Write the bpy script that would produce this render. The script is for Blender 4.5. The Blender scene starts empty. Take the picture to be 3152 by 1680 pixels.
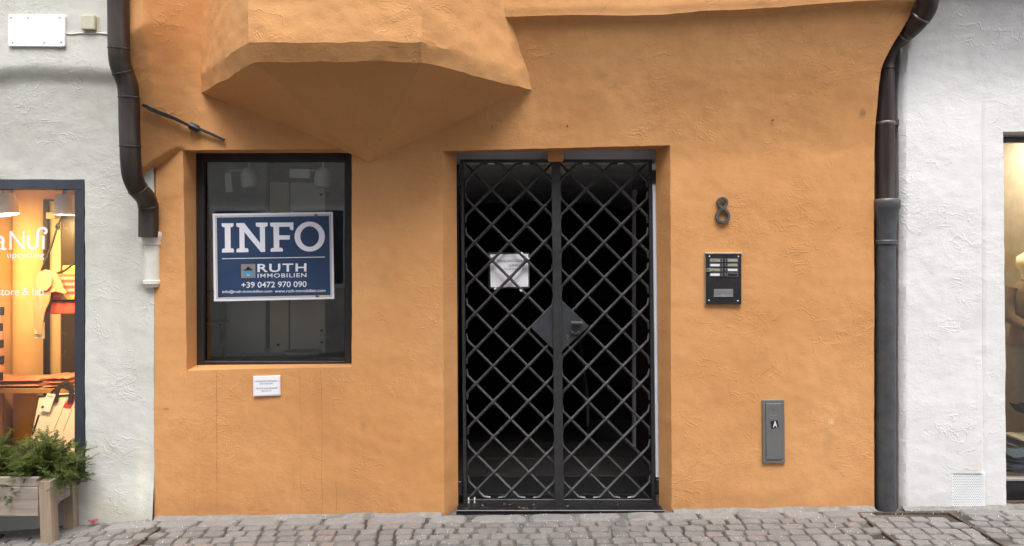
import bpy, bmesh, math, random
from mathutils import Vector, Matrix, noise
R = math.radians
random.seed(7)
rnd = random.Random(11)

# ------------------------------------------------------------------ camera, world, sun, exposure
CAM_D, CAM_H, FPX, CX, CY = 4.1, 1.59, 2091.0, 1576.0, 780.0   # metres to the wall, eye height, focal length and vanishing point in photo pixels
scene = bpy.context.scene
COL = scene.collection
cam_data = bpy.data.cameras.new('camera')
cam_data.sensor_width = 36.0
cam_data.lens = FPX / 3152 * 36
cam_data.shift_y = -(840 - CY) / 3152
cam_data.clip_start = 0.05
cam_data.clip_end = 500
cam = bpy.data.objects.new('camera', cam_data)
COL.objects.link(cam)
cam.location = (0, -CAM_D, CAM_H)
cam.rotation_euler = (R(90), 0, 0)
scene.camera = cam

SUN_EL, SUN_AZ = 66.0, 172.0          # azimuth clockwise from +Y: from behind the viewer, a little to the right
world = bpy.data.worlds.new('World')
scene.world = world
world.use_nodes = True
wn = world.node_tree
wn.nodes.clear()
sky = wn.nodes.new('ShaderNodeTexSky')
sky.sky_type = 'NISHITA'
sky.sun_disc = False
sky.sun_elevation = R(SUN_EL)
sky.sun_rotation = R(SUN_AZ)
sky.air_density = 1.0
sky.dust_density = 4.0
sky.ozone_density = 1.0
hs = wn.nodes.new('ShaderNodeHueSaturation')
hs.inputs['Saturation'].default_value = 0.42        # overcast: nearly colourless
bgn = wn.nodes.new('ShaderNodeBackground')
bgn.inputs['Strength'].default_value = 0.15
won = wn.nodes.new('ShaderNodeOutputWorld')
wn.links.new(sky.outputs[0], hs.inputs['Color'])
wn.links.new(hs.outputs[0], bgn.inputs['Color'])
wn.links.new(bgn.outputs[0], won.inputs['Surface'])

sun_d = bpy.data.lights.new('sun', 'SUN')
sun_d.energy = 1.25
sun_d.angle = R(38)
sun_d.color = (1.0, 0.985, 0.965)
sun = bpy.data.objects.new('sun', sun_d)
COL.objects.link(sun)
sun.location = (4, -8, 9)
_d = Vector((math.sin(R(SUN_AZ)) * math.cos(R(SUN_EL)), math.cos(R(SUN_AZ)) * math.cos(R(SUN_EL)), math.sin(R(SUN_EL))))
sun.rotation_euler = (-_d).to_track_quat('-Z', 'Y').to_euler()

scene.view_settings.view_transform = 'Standard'
scene.view_settings.look = 'None'
scene.view_settings.exposure = 1.43
scene.view_settings.gamma = 1.0
scene.view_settings.use_curve_mapping = False
scene.cycles.max_bounces = 7
scene.cycles.diffuse_bounces = 4
scene.cycles.use_adaptive_sampling = True
scene.cycles.adaptive_threshold = 0.025
scene.cycles.transparent_max_bounces = 12
scene.cycles.use_denoising = True


# ------------------------------------------------------------------ helpers
def W(px, py, p=0.0):
    """metres in the scene of a spot measured in the photograph on the plane that stands p metres before the facade"""
    k = (CAM_D - p) / FPX
    return Vector(((px - CX) * k, -p, CAM_H - (py - CY) * k))


def clamp(v, a=0.0, b=1.0):
    return a if v < a else b if v > b else v


def sstep(a, b, v):
    t = clamp((v - a) / (b - a))
    return t * t * (3 - 2 * t)


def lerp(a, b, t):
    return a + (b - a) * t


GZ = [(-40, -0.6), (-3.6, -0.12), (-3.0, -0.075), (-2.16, -0.008), (-0.36, 0.018), (0.9, 0.034), (2.2, 0.056), (3.6, 0.058), (40, 0.06)]


def gz(x):
    for (a, za), (b, zb) in zip(GZ, GZ[1:]):
        if x <= b:
            return lerp(za, zb, (x - a) / (b - a))
    return GZ[-1][1]


WORG = {}       # world origin of each object


class MB:
    def __init__(self):
        self.v, self.f = [], []

    def add(self, vs, fs):
        o = len(self.v)
        self.v += [Vector(q) for q in vs]
        self.f += [tuple(i + o for i in f) for f in fs]
        return self

    def box(self, x0, x1, y0, y1, z0, z1):
        v = [(x, y, z) for z in (z0, z1) for y in (y0, y1) for x in (x0, x1)]
        return self.add(v, [(0, 2, 3, 1), (4, 5, 7, 6), (0, 1, 5, 4), (2, 6, 7, 3), (0, 4, 6, 2), (1, 3, 7, 5)])

    def quad(self, a, b, c, d):
        return self.add([a, b, c, d], [(0, 1, 2, 3)])

    def prism(self, pts, y0, y1):
        """outline in (x, z), front at y0, back at y1"""
        n = len(pts)
        v = [(x, y0, z) for x, z in pts] + [(x, y1, z) for x, z in pts]
        f = [tuple(range(n)), tuple(range(2 * n - 1, n - 1, -1))]
        f += [(i, i + n, (i + 1) % n + n, (i + 1) % n) for i in range(n)]
        return self.add(v, f)

    def rot(self, c, axis, ang, start=0):
        m = Matrix.Translation(c) @ Matrix.Rotation(ang, 4, axis) @ Matrix.Translation(-Vector(c))
        for i in range(start, len(self.v)):
            self.v[i] = m @ self.v[i]
        return self

    def tube(self, pts, rad, n=10, ref=(0, 1, 0), cap=True, closed=False, twist=0.0):
        pts = [Vector(q) for q in pts]
        m = len(pts)
        rads = rad if isinstance(rad, (list, tuple)) else [rad] * m
        b = Vector(ref)
        vs = []
        for i, q in enumerate(pts):
            if closed:
                t = pts[(i + 1) % m] - pts[i - 1]
            else:
                t = pts[min(i + 1, m - 1)] - pts[max(i - 1, 0)]
            t.normalize()
            bb = b - t * b.dot(t)
            if bb.length < 1e-4:
                bb = Vector((1, 0, 0)) - t * t.x
                if bb.length < 1e-3:
                    bb = Vector((0, 0, 1)) - t * t.z
            bb.normalize()
            if not closed or ref == (0, 1, 0):
                pass
            n1 = t.cross(bb)
            for k in range(n):
                a = 2 * math.pi * k / n + twist
                vs.append(q + (n1 * math.cos(a) + bb * math.sin(a)) * rads[i])
        fs = []
        for i in range(m if closed else m - 1):
            j = (i + 1) % m
            for k in range(n):
                l = (k + 1) % n
                fs.append((i * n + k, i * n + l, j * n + l, j * n + k))
        if cap and not closed:
            fs.append(tuple(range(n - 1, -1, -1)))
            fs.append(tuple((m - 1) * n + k for k in range(n)))
        return self.add(vs, fs)

    def disc(self, c, r, y0, y1, n=16, rz=None):
        rz = rz or r
        return self.prism([(c[0] + r * math.cos(2 * math.pi * k / n), c[2] + rz * math.sin(2 * math.pi * k / n)) for k in range(n)], y0, y1)

    def dome(self, c, r, depth, n=12, rings=3):
        """small screw head bulging towards -Y"""
        vs, fs = [], []
        for i in range(rings):
            a = math.pi / 2 * i / rings
            for k in range(n):
                t = 2 * math.pi * k / n
                vs.append((c[0] + r * math.cos(a) * math.cos(t), c[1] - depth * math.sin(a), c[2] + r * math.cos(a) * math.sin(t)))
        vs.append((c[0], c[1] - depth, c[2]))
        for i in range(rings - 1):
            for k in range(n):
                l = (k + 1) % n
                fs.append((i * n + k, i * n + l, (i + 1) * n + l, (i + 1) * n + k))
        for k in range(n):
            fs.append(((rings - 1) * n + k, (rings - 1) * n + (k + 1) % n, rings * n))
        return self.add(vs, fs)

    def build(self, name, mat, parent=None, bevel=0.0, smooth=None, origin=None, seg=1, merge=False):
        bm = bmesh.new()
        bv = [bm.verts.new(q) for q in self.v]
        for f in self.f:
            try:
                bm.faces.new([bv[i] for i in f])
            except ValueError:
                pass
        if merge:
            bmesh.ops.remove_doubles(bm, verts=bm.verts, dist=1e-5)
        bmesh.ops.recalc_face_normals(bm, faces=bm.faces) if not getattr(self, 'keep', False) else None
        if bevel:
            es = [e for e in bm.edges if len(e.link_faces) == 2 and e.calc_face_angle(0) > R(28)]
            bmesh.ops.bevel(bm, geom=es, offset=bevel, segments=seg, affect='EDGES', profile=0.6, clamp_overlap=True)
        return finish(name, bm, mat, parent, smooth, origin)


def finish(name, bm, mat, parent=None, smooth=None, origin=None):
    xs = [v.co for v in bm.verts]
    if origin is None:
        lo = Vector((min(q.x for q in xs), min(q.y for q in xs), min(q.z for q in xs)))
        hi = Vector((max(q.x for q in xs), max(q.y for q in xs), max(q.z for q in xs)))
        origin = Vector(((lo.x + hi.x) / 2, (lo.y + hi.y) / 2, lo.z))
    origin = Vector(origin)
    for v in bm.verts:
        v.co -= origin
    me = bpy.data.meshes.new(name)
    bm.to_mesh(me)
    bm.free()
    if smooth is not None:
        for p in me.polygons:
            p.use_smooth = True
        if smooth < 180:
            me.set_sharp_from_angle(angle=R(smooth))
    me.materials.append(MATS[mat] if isinstance(mat, str) else mat)
    o = bpy.data.objects.new(name, me)
    COL.objects.link(o)
    WORG[o.name] = origin
    if parent is not None:
        o.parent = parent
        o.location = origin - WORG[parent.name]
    else:
        o.location = origin
    return o


def thing(name, label, cat, loc, group=None):
    o = bpy.data.objects.new(name, None)
    COL.objects.link(o)
    o.empty_display_size = 0.1
    o.location = loc
    WORG[o.name] = Vector(loc)
    return tag(o, label, cat, group)


def tag(o, label, cat, group=None):
    o['label'] = label
    o['category'] = cat
    if group:
        o['group'] = group
    return o


def struct(o, label=None):
    o['kind'] = 'structure'
    if label:
        o['label'] = label
    return o


def text_mesh(s, weight=0.0, spacing=1.0, shear=0.0):
    cu = bpy.data.curves.new('t', 'FONT')
    cu.body = s
    cu.offset = weight
    cu.space_character = spacing
    cu.shear = shear
    cu.resolution_u = 5
    ob = bpy.data.objects.new('t', cu)
    COL.objects.link(ob)
    dg = bpy.context.evaluated_depsgraph_get()
    dg.update()
    me = bpy.data.meshes.new_from_object(ob.evaluated_get(dg))
    vs = [(v.co.x, v.co.y) for v in me.vertices]
    fs = [tuple(p.vertices) for p in me.polygons]
    bpy.data.objects.remove(ob)
    bpy.data.curves.remove(cu)
    bpy.data.meshes.remove(me)
    return vs, fs


def text_into(mb, s, x0, x1, y0, y1, conv, weight=0.0, tilt=0.0, mirror=False, spacing=1.0):
    """flat lettering that fills the box x0..x1, y0 (top)..y1 (bottom) of a layout; conv turns layout units into the scene"""
    vs, fs = text_mesh(s, weight, spacing)
    lx, hx = min(v[0] for v in vs), max(v[0] for v in vs)
    ly, hy = min(v[1] for v in vs), max(v[1] for v in vs)
    out = []
    for x, y in vs:
        u = (x - lx) / (hx - lx)
        if mirror:
            u = 1 - u
        xx = x0 + (x1 - x0) * u
        yy = y1 + (y0 - y1) * (y - ly) / (hy - ly) + tilt * (xx - x0)
        out.append(conv(xx, yy))
    mb.add(out, fs)


# ------------------------------------------------------------------ materials
MATS = {}


class NT:
    def __init__(self, name):
        m = bpy.data.materials.new(name)
        m.use_nodes = True
        self.m, self.t = m, m.node_tree
        self.t.nodes.clear()
        self.out = self.n('ShaderNodeOutputMaterial')
        self.b = self.n('ShaderNodeBsdfPrincipled')
        self.l(self.b.outputs[0], self.out.inputs['Surface'])
        MATS[name] = m
        self.co = None

    def n(self, kind, **kw):
        nd = self.t.nodes.new(kind)
        for k, v in kw.items():
            setattr(nd, k, v)
        return nd

    def l(self, a, b):
        self.t.links.new(a, b)

    def coord(self):
        if self.co is None:
            self.co = self.n('ShaderNodeTexCoord').outputs['Object']
        return self.co

    def mapped(self, scale=(1, 1, 1), vec=None, rot=(0, 0, 0)):
        mp = self.n('ShaderNodeMapping')
        mp.inputs['Scale'].default_value = scale
        mp.inputs['Rotation'].default_value = rot
        self.l(vec or self.coord(), mp.inputs['Vector'])
        return mp.outputs[0]

    def noise(self, scale, detail=4, rough=0.55, vec=None, kind='FBM', dist=0.0):
        nd = self.n('ShaderNodeTexNoise')
        nd.noise_type = kind
        nd.inputs['Scale'].default_value = scale
        nd.inputs['Detail'].default_value = detail
        nd.inputs['Roughness'].default_value = rough
        nd.inputs['Distortion'].default_value = dist
        self.l(vec or self.coord(), nd.inputs['Vector'])
        return nd.outputs[0]

    def ramp(self, fac, a, b, ca=(0, 0, 0, 1), cb=(1, 1, 1, 1)):
        r = self.n('ShaderNodeValToRGB')
        r.color_ramp.elements[0].position = a
        r.color_ramp.elements[1].position = b
        r.color_ramp.elements[0].color = ca
        r.color_ramp.elements[1].color = cb
        self.l(fac, r.inputs[0])
        return r.outputs[0]

    def math(self, op, a, b=None, c=None):
        nd = self.n('ShaderNodeMath', operation=op)
        for i, v in enumerate((a, b, c)):
            if v is None:
                continue
            if isinstance(v, (int, float)):
                nd.inputs[i].default_value = v
            else:
                self.l(v, nd.inputs[i])
        return nd.outputs[0]

    def mix(self, fac, a, b, mode='MIX'):
        nd = self.n('ShaderNodeMix', data_type='RGBA', blend_type=mode)
        for sock, v in ((nd.inputs[0], fac), (nd.inputs[6], a), (nd.inputs[7], b)):
            if isinstance(v, (int, float)):
                sock.default_value = v
            elif isinstance(v, (tuple, list)):
                sock.default_value = tuple(v) if len(v) == 4 else tuple(v) + (1,)
            else:
                self.l(v, sock)
        return nd.outputs[2]

    def bump(self, height, strength, dist, normal=None):
        nd = self.n('ShaderNodeBump')
        nd.inputs['Strength'].default_value = strength
        nd.inputs['Distance'].default_value = dist
        self.l(height, nd.inputs['Height'])
        if normal is not None:
            self.l(normal, nd.inputs['Normal'])
        return nd.outputs[0]


def simple(name, col, rough=0.6, metal=0.0, var=0.12, ns=14.0, bump=0.0, bs=120.0, stretch=(1, 1, 1), spec=0.5, dirt=None, sheen=0.0, rv=0.12):
    """an everyday surface: a colour that varies a little, uneven gloss, fine relief, dirt in patches"""
    t = NT(name)
    vec = t.mapped(stretch)
    n1 = t.noise(ns, 5, 0.6, vec)
    lo = tuple(c * (1 - var) for c in col)
    hi = tuple(min(1, c * (1 + var)) for c in col)
    c = t.mix(t.ramp(n1, 0.3, 0.7), lo, hi)
    if dirt:
        n3 = t.noise(ns * 0.35, 6, 0.7, vec)
        c = t.mix(t.math('MULTIPLY', t.ramp(n3, 0.5, 0.75), dirt[1]), c, dirt[0])
    t.l(c, t.b.inputs['Base Color'])
    t.b.inputs['Metallic'].default_value = metal
    t.b.inputs['Specular IOR Level'].default_value = spec
    n2 = t.noise(ns * 2.3, 4, 0.6, vec)
    r = t.math('MULTIPLY_ADD', n2, 2 * rv, rough - rv)
    t.l(r, t.b.inputs['Roughness'])
    if sheen:
        t.b.inputs['Sheen Weight'].default_value = sheen
    if bump:
        t.l(t.bump(t.noise(bs, 4, 0.6, vec), 0.7, bump), t.b.inputs['Normal'])
    return t


def plaster(name, col, warm, dark, drips=(), relief=1.0, stainamt=0.34, patches=()):
    """hand-trowelled lime plaster under several coats of paint"""
    t = NT(name)
    co = t.coord()
    warp = t.n('ShaderNodeVectorMath', operation='MULTIPLY_ADD')
    wcol = t.n('ShaderNodeTexNoise')
    wcol.inputs['Scale'].default_value = 2.2
    wcol.inputs['Detail'].default_value = 3
    t.l(co, wcol.inputs['Vector'])
    t.l(wcol.outputs['Color'], warp.inputs[0])
    warp.inputs[1].default_value = (0.55, 0.55, 0.55)
    t.l(co, warp.inputs[2])
    wv = warp.outputs[0]
    big = t.noise(0.9, 5, 0.6)
    mid = t.noise(5.0, 6, 0.65)
    fine = t.noise(45, 5, 0.7)
    c = t.mix(t.ramp(big, 0.38, 0.62), col, warm)
    blot = t.noise(3.4, 7, 0.75, wv)
    c = t.mix(t.math('MULTIPLY', t.ramp(blot, 0.50, 0.66), 0.30), c, tuple(0.5 * (a_ + b_) for a_, b_ in zip(col, dark)))
    c = t.mix(t.math('MULTIPLY', t.ramp(mid, 0.42, 0.75), 0.35), c, tuple(min(1, q * 1.12) for q in col))
    st = t.noise(2.4, 8, 0.72, t.mapped((1.0, 1.0, 0.45)))
    c = t.mix(t.math('MULTIPLY', t.ramp(st, 0.5, 0.78), stainamt), c, dark)
    c = t.mix(t.math('MULTIPLY', t.ramp(fine, 0.35, 0.8), 0.12), c, dark)
    pit = t.noise(150, 2, 0.5)
    c = t.mix(t.math('MULTIPLY', t.ramp(pit, 0.60, 0.70), 0.22), c, tuple(q * 0.7 for q in dark))
    c = t.mix(t.math('MULTIPLY', t.ramp(pit, 0.30, 0.40, (1, 1, 1, 1), (0, 0, 0, 1)), 0.16), c, tuple(min(1, q * 1.25) for q in warm))
    # scuffs: short dark strokes in a few places
    sc = t.noise(16, 3, 0.5, t.mapped((1.0, 1.0, 3.4), rot=(0, 0.5, 0)))
    scm = t.math('MULTIPLY', t.ramp(sc, 0.70, 0.745), t.ramp(t.noise(1.7, 2), 0.52, 0.66))
    c = t.mix(t.math('MULTIPLY', scm, 0.35), c, tuple(q * 0.55 for q in dark))
    sep = t.n('ShaderNodeSeparateXYZ')
    t.l(co, sep.inputs[0])
    X, Z = sep.outputs['X'], sep.outputs['Z']
    # splashed dirt with a ragged edge along the foot, and a few hairline cracks
    sp = t.math('ADD', Z, t.math('MULTIPLY_ADD', t.noise(4.5, 7, 0.8), 0.55, -0.10))
    c = t.mix(t.math('MULTIPLY', t.ramp(sp, 0.16, 0.36, (1, 1, 1, 1), (0, 0, 0, 1)), 0.42), c, tuple(q * 0.72 for q in dark))
    vor = t.n('ShaderNodeTexVoronoi')
    vor.feature = 'DISTANCE_TO_EDGE'
    vor.inputs['Scale'].default_value = 1.15
    t.l(wv, vor.inputs['Vector'])
    ck = t.math('MULTIPLY', t.math('LESS_THAN', vor.outputs['Distance'], 0.0026), t.ramp(t.noise(1.9, 2), 0.52, 0.60))
    c = t.mix(t.math('MULTIPLY', ck, 0.16), c, tuple(q * 0.5 for q in dark))
    if drips:
        wob = t.noise(5.0, 3, 0.5, t.mapped((0.2, 0.2, 1.0)))
        dmask = t.ramp(t.noise(3.1, 3), 0.3, 0.55)
    for (x0, zt, zb, w, amt) in drips:
        dx = t.math('ABSOLUTE', t.math('SUBTRACT', t.math('MULTIPLY_ADD', wob, 0.03, X), x0 + 0.015))
        m = t.math('LESS_THAN', dx, w)
        m = t.math('MULTIPLY', m, t.math('LESS_THAN', Z, zt))
        m = t.math('MULTIPLY', m, t.math('GREATER_THAN', Z, zb))
        m = t.math('MULTIPLY', m, t.math('MULTIPLY', dmask, amt))
        c = t.mix(m, c, tuple(q * 0.45 for q in dark))
    pn = t.math('MULTIPLY_ADD', t.noise(24, 5, 0.75), 1.6, -0.8) if patches else None
    for (x0, z0, rx, rz, pc, amt) in patches:
        ex = t.math('DIVIDE', t.math('SUBTRACT', X, x0), rx)
        ez = t.math('DIVIDE', t.math('SUBTRACT', Z, z0), rz)
        d = t.math('SQRT', t.math('ADD', t.math('MULTIPLY', ex, ex), t.math('MULTIPLY', ez, ez)))
        d = t.math('ADD', d, pn)
        m = t.math('MULTIPLY', t.ramp(d, 0.25, 0.9, (1, 1, 1, 1), (0, 0, 0, 1)), amt)
        c = t.mix(m, c, pc)
    t.l(c, t.b.inputs['Base Color'])
    t.b.inputs['Roughness'].default_value = 0.78
    t.b.inputs['Specular IOR Level'].default_value = 0.25
    # relief: sparse trowel ridges and laps, patches of rougher drag marks, sand grain
    patchy = t.ramp(t.noise(1.5, 3, 0.6), 0.44, 0.66)
    lapn = t.noise(6.5, 3, 0.6, t.mapped((0.8, 1.0, 1.5), wv, (0, 0.5, 0)))
    lap = t.math('ABSOLUTE', t.math('SUBTRACT', lapn, 0.5))
    rm = t.math('MULTIPLY', t.ramp(lap, 0.0, 0.022, (1, 1, 1, 1), (0, 0, 0, 1)), t.ramp(t.noise(3.1, 2), 0.50, 0.60))
    drag = t.noise(30, 5, 0.70, t.mapped((0.9, 1.0, 1.25), None, (0, -0.4, 0)))
    h = t.math('MULTIPLY', drag, t.math('MULTIPLY_ADD', patchy, 0.62, 0.38))
    h = t.math('MULTIPLY_ADD', rm, 0.34, h)
    n2 = t.bump(h, 0.55 * relief, 0.0068)
    t.l(n2, t.b.inputs['Normal'])
    return t


def emission(name, col, strength):
    t = NT(name)
    t.b.inputs['Base Color'].default_value = (*col, 1)
    t.b.inputs['Emission Color'].default_value = (*col, 1)
    t.b.inputs['Emission Strength'].default_value = strength


def glass(name, tint, gain=1.0, rough=0.0):
    t = NT(name)
    t.t.nodes.remove(t.b)
    tr = t.n('ShaderNodeBsdfTransparent')
    tr.inputs[0].default_value = (*tint, 1)
    gl = t.n('ShaderNodeBsdfGlossy')
    gl.inputs['Roughness'].default_value = rough
    fr = t.n('ShaderNodeFresnel')
    fr.inputs['IOR'].default_value = 1.5
    nz = t.bump(t.noise(1.3, 2), 0.06, 0.01)
    t.l(nz, gl.inputs['Normal'])
    mx = t.n('ShaderNodeMixShader')
    t.l(t.math('MULTIPLY', fr.outputs[0], gain), mx.inputs[0])
    t.l(tr.outputs[0], mx.inputs[1])
    t.l(gl.outputs[0], mx.inputs[2])
    t.l(mx.outputs[0], t.out.inputs['Surface'])


ORANGE, ORANGE_W, ORANGE_D = (0.565, 0.268, 0.096), (0.635, 0.325, 0.132), (0.40, 0.190, 0.075)
zr = lambda y: CAM_H - (y - CY) * CAM_D / FPX
xr = lambda x: (x - CX) * CAM_D / FPX
plaster('orange_plaster', ORANGE, ORANGE_W, ORANGE_D,
        drips=[(xr(668), zr(1142), zr(1600), 0.0020, 0.5), (xr(600), zr(1142), zr(1600), 0.0016, 0.15), (xr(925), zr(1140), zr(1600), 0.0016, 0.28),
               (xr(990), zr(1140), zr(1600), 0.0018, 0.38), (xr(1034), zr(1485), zr(1572), 0.0022, 0.6)],
        patches=[(xr(2648), zr(350), 0.035, 0.045, (0.20, 0.10, 0.05), 0.55), (xr(2548), zr(1370), 0.05, 0.09, (0.40, 0.22, 0.10), 0.35),
                 (xr(1118), zr(1310), 0.03, 0.04, (0.33, 0.17, 0.08), 0.45), (xr(515), zr(1258), 0.03, 0.012, (0.25, 0.12, 0.06), 0.6),
                 (xr(1180), zr(855), 0.05, 0.06, (0.46, 0.24, 0.10), 0.4), (xr(2560), zr(1300), 0.025, 0.04, (0.70, 0.52, 0.36), 0.5)])
plaster('orange_oriel', (0.59, 0.288, 0.106), (0.635, 0.33, 0.135), (0.45, 0.22, 0.085), relief=1.15, stainamt=0.2)
plaster('cream_plaster', (0.55, 0.55, 0.50), (0.60, 0.60, 0.56), (0.40, 0.38, 0.31), stainamt=0.5, relief=1.25,
        patches=[(xr(310), zr(1440), 0.075, 0.09, (0.62, 0.60, 0.60), 0.8), (xr(330), zr(1560), 0.22, 0.08, (0.50, 0.49, 0.38), 0.5), (xr(440), zr(1450), 0.06, 0.35, (0.70, 0.68, 0.54), 0.6)])
plaster('white_plaster', (0.675, 0.672, 0.66), (0.71, 0.707, 0.70), (0.53, 0.52, 0.48), stainamt=0.22, relief=1.25,
        patches=[(xr(3005), zr(1430), 0.05, 0.05, (0.66, 0.63, 0.52), 0.7)])
simple('core_plaster', (0.30, 0.27, 0.23), 0.9)
simple('copper_brown', (0.050, 0.034, 0.029), 0.42, 0.45, 0.25, 9, 0.0006, 90, (1, 1, 0.25), dirt=((0.13, 0.15, 0.135), 0.5))
simple('copper_seam', (0.040, 0.038, 0.034), 0.5, 0.4, 0.4, 60, dirt=((0.07, 0.11, 0.095), 0.6))
simple('copper_bead', (0.16, 0.13, 0.115), 0.35, 0.6, 0.25, 40)
simple('cast_iron', (0.068, 0.070, 0.076), 0.42, 0.15, 0.25, 12, 0.0022, 40, dirt=((0.16, 0.13, 0.11), 0.35))
simple('cream_paint_iron', (0.68, 0.66, 0.58), 0.55, 0, 0.1, 10, 0.003, 40, dirt=((0.5, 0.47, 0.38), 0.4))
simple('wrought_iron', (0.062, 0.062, 0.064), 0.38, 0.3, 0.3, 30, 0.0012, 60, dirt=((0.12, 0.10, 0.09), 0.35))
simple('wrought_frame', (0.030, 0.032, 0.034), 0.46, 0.2, 0.3, 22, 0.0010, 50, dirt=((0.10, 0.07, 0.05), 0.4))
simple('lock_plate', (0.052, 0.056, 0.063), 0.38, 0.3, 0.2, 18, 0.0006, 60)
simple('brass', (0.50, 0.36, 0.16), 0.35, 0.9, 0.2, 40)
simple('steel_spring', (0.22, 0.21, 0.20), 0.3, 0.9, 0.3, 60)
simple('black_timber', (0.012, 0.012, 0.013), 0.55, 0, 0.3, 14, 0.0012, 60, (1, 1, 0.2), dirt=((0.05, 0.045, 0.04), 0.4))
simple('black_metal', (0.014, 0.014, 0.016), 0.35, 0.2, 0.3, 30, 0.0006, 90, dirt=((0.06, 0.05, 0.045), 0.35))
simple('slate_frame', (0.046, 0.052, 0.066), 0.38, 0.3, 0.18, 10, 0.0003, 60)
simple('rust', (0.085, 0.055, 0.042), 0.8, 0.1, 0.4, 40, 0.001, 80)
simple('grey_paint', (0.66, 0.69, 0.75), 0.5, 0, 0.06, 8)
simple('white_paint', (0.78, 0.79, 0.80), 0.4, 0, 0.04, 12, dirt=((0.6, 0.6, 0.6), 0.25))
simple('sign_white', (0.80, 0.80, 0.84), 0.35, 0, 0.02, 6)
simple('sign_grey', (0.52, 0.53, 0.54), 0.4, 0, 0.03, 6)
simple('sign_navy', (0.024, 0.052, 0.120), 0.38, 0, 0.06, 5)
simple('print_white', (0.80, 0.81, 0.88), 0.4, 0, 0.02, 6)
simple('print_yellow', (0.72, 0.58, 0.10), 0.4, 0, 0.03, 6)
simple('print_logo_grey', (0.24, 0.24, 0.24), 0.4, 0, 0.03, 6)
simple('print_blue', (0.06, 0.34, 0.62), 0.4, 0, 0.05, 6)
simple('print_red', (0.50, 0.04, 0.04), 0.4, 0, 0.05, 6)
simple('print_black', (0.012, 0.012, 0.014), 0.5, 0, 0.1, 6)
simple('print_dark', (0.07, 0.08, 0.085), 0.5, 0, 0.1, 6)
simple('beige_plastic', (0.55, 0.52, 0.40), 0.45, 0, 0.08, 20, dirt=((0.36, 0.33, 0.24), 0.5))
simple('plate_aluminium', (0.42, 0.40, 0.36), 0.4, 0.5, 0.15, 30)
simple('intercom_black', (0.016, 0.015, 0.015), 0.42, 0, 0.4, 26, 0.0004, 90, dirt=((0.07, 0.055, 0.045), 0.45))
simple('label_white', (0.70, 0.70, 0.70), 0.5, 0, 0.06, 40)
simple('label_old', (0.36, 0.33, 0.24), 0.5, 0, 0.15, 60)
simple('button_grey', (0.14, 0.14, 0.15), 0.4, 0.3, 0.1, 40)
simple('grille_silver', (0.60, 0.60, 0.60), 0.35, 0.6, 0.08, 40)
simple('meter_grey', (0.135, 0.135, 0.132), 0.48, 0, 0.07, 9, 0.0003, 90, dirt=((0.19, 0.185, 0.18), 0.35))
simple('meter_edge', (0.30, 0.30, 0.29), 0.5, 0, 0.2, 60)
simple('number_iron', (0.095, 0.10, 0.108), 0.45, 0.35, 0.3, 60, 0.0012, 90)
simple('tie_iron', (0.030, 0.032, 0.035), 0.5, 0.2, 0.3, 40, 0.0015, 60, dirt=((0.10, 0.05, 0.03), 0.4))
simple('paper', (0.72, 0.72, 0.76), 0.35, 0, 0.05, 14, 0.004, 9)
simple('ink', (0.05, 0.05, 0.06), 0.6)
simple('white_tape', (0.75, 0.75, 0.72), 0.4)
simple('weathered_wood', (0.27, 0.225, 0.185), 0.85, 0, 0.4, 16, 0.005, 34, (0.08, 1, 1.0), dirt=((0.10, 0.085, 0.07), 0.6))
simple('weathered_wood_upright', (0.30, 0.228, 0.158), 0.85, 0, 0.4, 16, 0.005, 34, (1, 1, 0.08), dirt=((0.11, 0.085, 0.06), 0.6))
simple('mortar', (0.20, 0.19, 0.175), 0.9, 0, 0.25, 22, 0.004, 60, dirt=((0.08, 0.07, 0.055), 0.7))
simple('soil', (0.035, 0.025, 0.018), 0.95, 0, 0.4, 40, 0.01, 50)
simple('bark', (0.11, 0.07, 0.045), 0.9, 0, 0.3, 60, 0.002, 80)
simple('red_leaf', (0.27, 0.05, 0.055), 0.6, 0, 0.3, 60, 0.002, 90)
simple('dry_leaf', (0.13, 0.085, 0.055), 0.8, 0, 0.4, 90)
simple('white_grain', (0.75, 0.75, 0.74), 0.6)
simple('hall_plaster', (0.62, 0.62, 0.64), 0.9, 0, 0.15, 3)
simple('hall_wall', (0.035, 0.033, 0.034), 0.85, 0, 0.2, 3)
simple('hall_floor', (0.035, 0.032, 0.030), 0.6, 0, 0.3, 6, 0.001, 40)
simple('rubber_mat', (0.010, 0.010, 0.011), 0.7, 0, 0.3, 30, 0.001, 60)
simple('hall_red', (0.022, 0.008, 0.007), 0.6)
simple('stair_grey', (0.11, 0.11, 0.12), 0.8)
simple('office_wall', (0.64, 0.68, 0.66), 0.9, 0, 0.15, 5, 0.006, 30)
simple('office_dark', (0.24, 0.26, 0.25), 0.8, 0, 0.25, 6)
simple('panel_sage', (0.66, 0.70, 0.68), 0.6, 0, 0.07, 3)
simple('panel_beige', (0.72, 0.70, 0.58), 0.6, 0, 0.08, 4)
simple('lamp_white', (0.86, 0.86, 0.84), 0.35, 0, 0.03, 10)
simple('warm_wall', (0.68, 0.47, 0.24), 0.9, 0, 0.06, 2)
simple('warm_panel', (0.60, 0.47, 0.28), 0.7, 0, 0.06, 3)
simple('shop_floor', (0.35, 0.22, 0.10), 0.6, 0, 0.2, 4)
simple('pine_shelf', (0.42, 0.24, 0.10), 0.6, 0, 0.2, 8, 0.001, 40, (0.1, 1, 1))
simple('peach_cloth', (0.66, 0.27, 0.155), 0.95, 0, 0.08, 30, 0.0012, 260, sheen=0.4)
simple('red_canvas', (0.60, 0.075, 0.045), 0.7, 0, 0.1, 14, 0.001, 120)
simple('pale_stripe', (0.66, 0.30, 0.22), 0.7, 0, 0.08, 14)
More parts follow.
